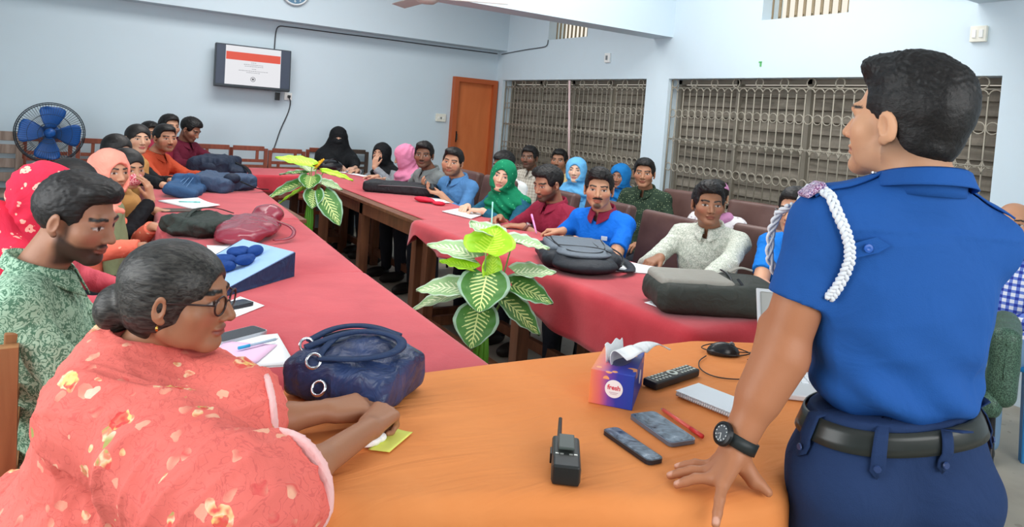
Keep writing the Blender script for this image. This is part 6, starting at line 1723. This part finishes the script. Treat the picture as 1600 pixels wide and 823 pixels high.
# ---- papers and small things, left-hand tables
sheet('paper_sheet', 'white and pale yellow papers in the far corner by the man in maroon', 'paper', [(.93, 7.16), (1.18, 7.14), (1.30, 7.33), (1.06, 7.36)], PAPER, ZT, 2, lines=0)
sheet('paper_sheet', 'yellowish sheet on top of the far corner papers', 'paper', [(1.10, 7.15), (1.28, 7.12), (1.36, 7.30), (1.18, 7.33)], mat('cream_paper', (240, 232, 190), .7), ZT+.008)
G = Field(.006); G.add(ell((.90, 6.70, ZT+.02), (.10, .08, .022))); G.add(ell((.98, 6.62, ZT+.015), (.06, .08, .017)), .02)
o = field_obj('folded_cloth', G, fabric('cream_cloth', (222, 212, 194), .8), None, lambda V: .006*waves(V, 3, 50, 6)); tag(o, 'folded cream cloth near the hands of the man in rust orange', 'cloth')
sheet('paper_sheet', 'white paper with a blue mark between the denim bag and the backpacks', 'paper', [(.76, 5.85), (.88, 5.80), (1.0, 6.1), (.88, 6.16)], PAPER, ZT, 1, ink=mat('ink_blue', (90, 150, 220), .5), lines=2)
sheet('paper_sheet', 'fan of white sheets with a teal pen, beside the denim bag', 'paper', [(.495, 4.90), (.645, 4.58), (.82, 4.68), (.74, 4.99)], PAPER, ZT+.003, 3, curl=.008)
pen('teal pen lying on the white sheets by the denim bag', (.60, 4.78, ZT+.020), (.72, 4.76, ZT+.020), mat('teal_pen', (120, 200, 196), .4))
sheet('folder', 'dark brown folder under the fan of white sheets', 'folder', [(.475, 4.46), (.68, 4.48), (.70, 4.58), (.49, 4.60)], mat('folder_brown', (78, 60, 50), .5), ZT+.003, 2, curl=.0)
sheet('paper_sheet', 'white sheet partly covered by the black-green cloth bag', 'paper', [(.52, 4.22), (.80, 4.10), (.82, 4.15), (.55, 4.28)], PAPER, ZT, 1)
sheet('paper_sheet', 'white sheet just behind the head of the woman in the coral shawl', 'paper', [(.54, 3.20), (.66, 3.22), (.68, 3.48), (.56, 3.46)], PAPER, ZT, 1)
sheet('paper_sheet', 'white sheet carrying a phone beside the blue-topped bag', 'paper', [(.46, 2.30), (.585, 2.42), (.53, 2.54), (.40, 2.42)], PAPER, ZT, 1)
phone('dark phone on the white sheet beside the blue-topped bag', [(.455, 2.38), (.555, 2.425), (.53, 2.48), (.43, 2.435)], ZT+.004, PC, DARKGLASS)
phone('grey-backed phone beside the pink paper', [(.385, 2.045), (.528, 2.115), (.498, 2.178), (.355, 2.108)], ZT+.004, mat('silver_phone', (186, 192, 200), .3, .4), mat('phone_black', (44, 46, 50), .2))
sheet('paper_sheet', 'white sheets under the pink paper and the blue pen', 'paper', [(.33, 1.87), (.53, 1.835), (.545, 2.09), (.36, 2.12)], PAPER, ZT, 2)
sheet('paper_sheet', 'pink paper on the white sheets', 'paper', [(.345, 1.96), (.442, 1.873), (.525, 1.995), (.40, 2.07)], PINKP, ZT+.006, 1, curl=.001)
pen('sky-blue pen lying on the pink paper', (.525, 2.02, ZT+.016), (.415, 1.975, ZT+.016), mat('clear_pen', (170, 196, 214), .2), .004, mat('sky_blue_cap', (40, 170, 220), .35))
# ---- right-hand tables
sheet('paper_sheet', 'white printed sheets between the grey backpack and the leaf-print shirt', 'paper', [(2.195, 2.58), (2.375, 2.485), (2.50, 2.59), (2.43, 2.82)], PAPER, ZT+.005, 2, lines=2)
sheet('paper_sheet', 'small white paper corner sticking out under the laptop backpack', 'paper', [(1.965, 2.07), (1.97, 1.97), (2.1, 1.98), (2.1, 2.08)], PAPER, ZT+.005, 1, curl=.01)
sheet('paper_sheet', 'tiny folded white paper under the hand of the man in maroon', 'paper', [(2.272, 3.88), (2.272, 3.78), (2.34, 3.76), (2.34, 3.86)], PAPER, ZT+.005, 3, curl=.004)
sheet('paper_sheet', 'white sheets with blue ink in front of the green headscarf', 'paper', [(2.245, 4.45), (2.30, 4.125), (2.50, 4.29), (2.43, 4.56)], PAPER, ZT+.003, 3, lines=2, ink=mat('ink_blue', (90, 150, 220), .5))
sheet('paper_sheet', 'white sheet in front of the man in the denim-blue shirt', 'paper', [(2.455, 5.20), (2.39, 4.89), (2.52, 4.86), (2.56, 5.1)], PAPER, ZT+.003, 2, lines=1)
G = Field(.005); G.add(ell((2.33, 4.93, ZT+.022), (.05, .10, .022), np.array(rotM('Z', .3).to_3x3()))); G.add(ell((2.38, 4.78, ZT+.015), (.045, .05, .016)), .03)
o = field_obj('pencil_pouch', G, fabric('red_pouch', (196, 36, 62), .6), None, lambda V: .004*waves(V, 6, 60, 5)); tag(o, 'small red cloth pouch beside the white sheets', 'pouch')
sheet('notebook', 'open white notebook under the hand of the man in grey', 'notebook', [(2.36, 6.32), (2.48, 6.02), (2.58, 6.08), (2.50, 6.36)], PAPER, ZT+.003, 5, curl=.004)
sheet('paper_sheet', 'white sheet in front of the woman in the black mask', 'paper', [(2.42, 7.02), (2.50, 6.74), (2.58, 6.78), (2.52, 7.06)], PAPER, ZT+.003, 1)
sheet('booklet', 'stack of pale blue booklets near the veiled woman', 'booklet', [(2.45, 7.26), (2.52, 7.06), (2.60, 7.1), (2.54, 7.28)], mat('pale_blue_cover', (176, 196, 226), .6), ZT+.003, 6, curl=.002)
sheet('paper_sheet', 'cream sheet under the hand of the veiled woman', 'paper', [(2.33, 7.16), (2.42, 7.05), (2.47, 7.12), (2.38, 7.24)], PAPER, ZT+.003, 2)
# held things
H4 = R4['arms']['R']
ph = phone('black phone held by the man in the denim-blue shirt', [(2.50, 5.30), (2.455, 5.17), (2.515, 5.15), (2.56, 5.28)], .848, PC, DARKGLASS); ph.rotation_euler[1] = R_(8)
pen('pale green pen in the hand of the man in the maroon kurta', (2.300, 3.855, ZT+.012), (2.352, 3.95, .905), mat('mint_pen', (160, 230, 214), .4))
pen('pink pen in the hand of the man in the royal blue polo', (2.425, 3.53, ZT+.015), (2.44, 3.62, .875), mat('pink_pen', (240, 150, 206), .4), .006)
# wrist watches
def bracelet(info, k, m, dial, name='wristwatch_strap', r=.031, at=.93):
    E, wr, d, n, hd = info['arms'][k]; u = nrm(wr-E); c = E+(wr-E)*at; a1 = nrm(np.cross(u, (0, 0, 1.))); a2 = np.cross(u, a1); m3 = Matrix((a1.tolist(), a2.tolist(), u.tolist())).transposed()
    o = MB().lathe([(r, -.009), (r+.003, -.009), (r+.003, .009), (r, .009), (r, -.009)], c=tuple(c), M=m3, n=28).build(name, m, info['root'], smooth=True)
    if dial:
        fd_ = nrm(n-u*(n@u)); fx = np.cross(u, fd_); mf = Matrix((fx.tolist(), u.tolist(), fd_.tolist())).transposed()
        MB().lathe([(0, 0), (.016, 0), (.016, .006), (0, .006)], c=tuple(c+fd_*(r-.001)), M=mf, n=24).build('watch_case', dial, o)
bracelet(R6, 'L', mat('brown_strap', (110, 70, 60), .5), mat('watch_silver', (214, 218, 222), .25, .8))
bracelet(R8, 'L', mat('thread_bracelet', (40, 34, 34), .7), None, 'bracelet', .030, .9)

# ---- blue plastic chair and the dark chair behind the officer
bs = thing('plastic_chair', 'bright blue plastic chair under the bald man in checks', 'chair', (4.18, 1.72, 0), R_(92))
PB = mat('blue_plastic', (38, 132, 196), .35)
MB().box((0, 0, .43), (.44, .43, .025), bevel=.01).build('seat', PB, bs)
for sx in (-1, 1):
    for sy in (-1, 1):
        mb = MB(); a = Vector((sx*.19, sy*.18, .43)); b = Vector((sx*.23, sy*.23, 0)); mb.bar(a, b, .055, .02).bar(a+Vector((-sx*.02, 0, 0)), b+Vector((-sx*.02, 0, 0)), .018, .05); mb.build('leg', PB, bs)
MB().grid(lambda u, v: Vector(((u-.5)*.44, -.20-.05*v-.03*math.cos((u-.5)*3), .43+.40*v)), 12, 8).build('backrest', PB, bs, smooth=True, thick=.012)
gc = thing('metal_chair', 'black-legged chair with dark green sequin-textured cushion by the officer', 'chair', (3.075, 1.49, 0), R_(113-90))
for sx in (-1, 1):
    for sy in (-1, 1): MB().tube([(sx*.19, sy*.19, .5), (sx*.2, sy*.21, 0)], .012, 8).build('leg', STEEL, gc, smooth=True)
t = NT('green_sequin', .5, .1, .5); t.base(t.ramp(t.noise(240, 2), [(.4, (36, 62, 50)), (.62, (86, 120, 100))])); GSEQ = t.m
G = Field(.008); G.add(rbox((0, 0, .52), (.22, .22, .05), .04)); field_obj('seat', G, GSEQ, gc, lambda V: .004*waves(V, 3, 40, 5))
G = Field(.008); G.add(rbox((0, -.21, .67), (.21, .05, .15), .045)); field_obj('backrest', G, GSEQ, gc, lambda V: .004*waves(V, 4, 40, 5))
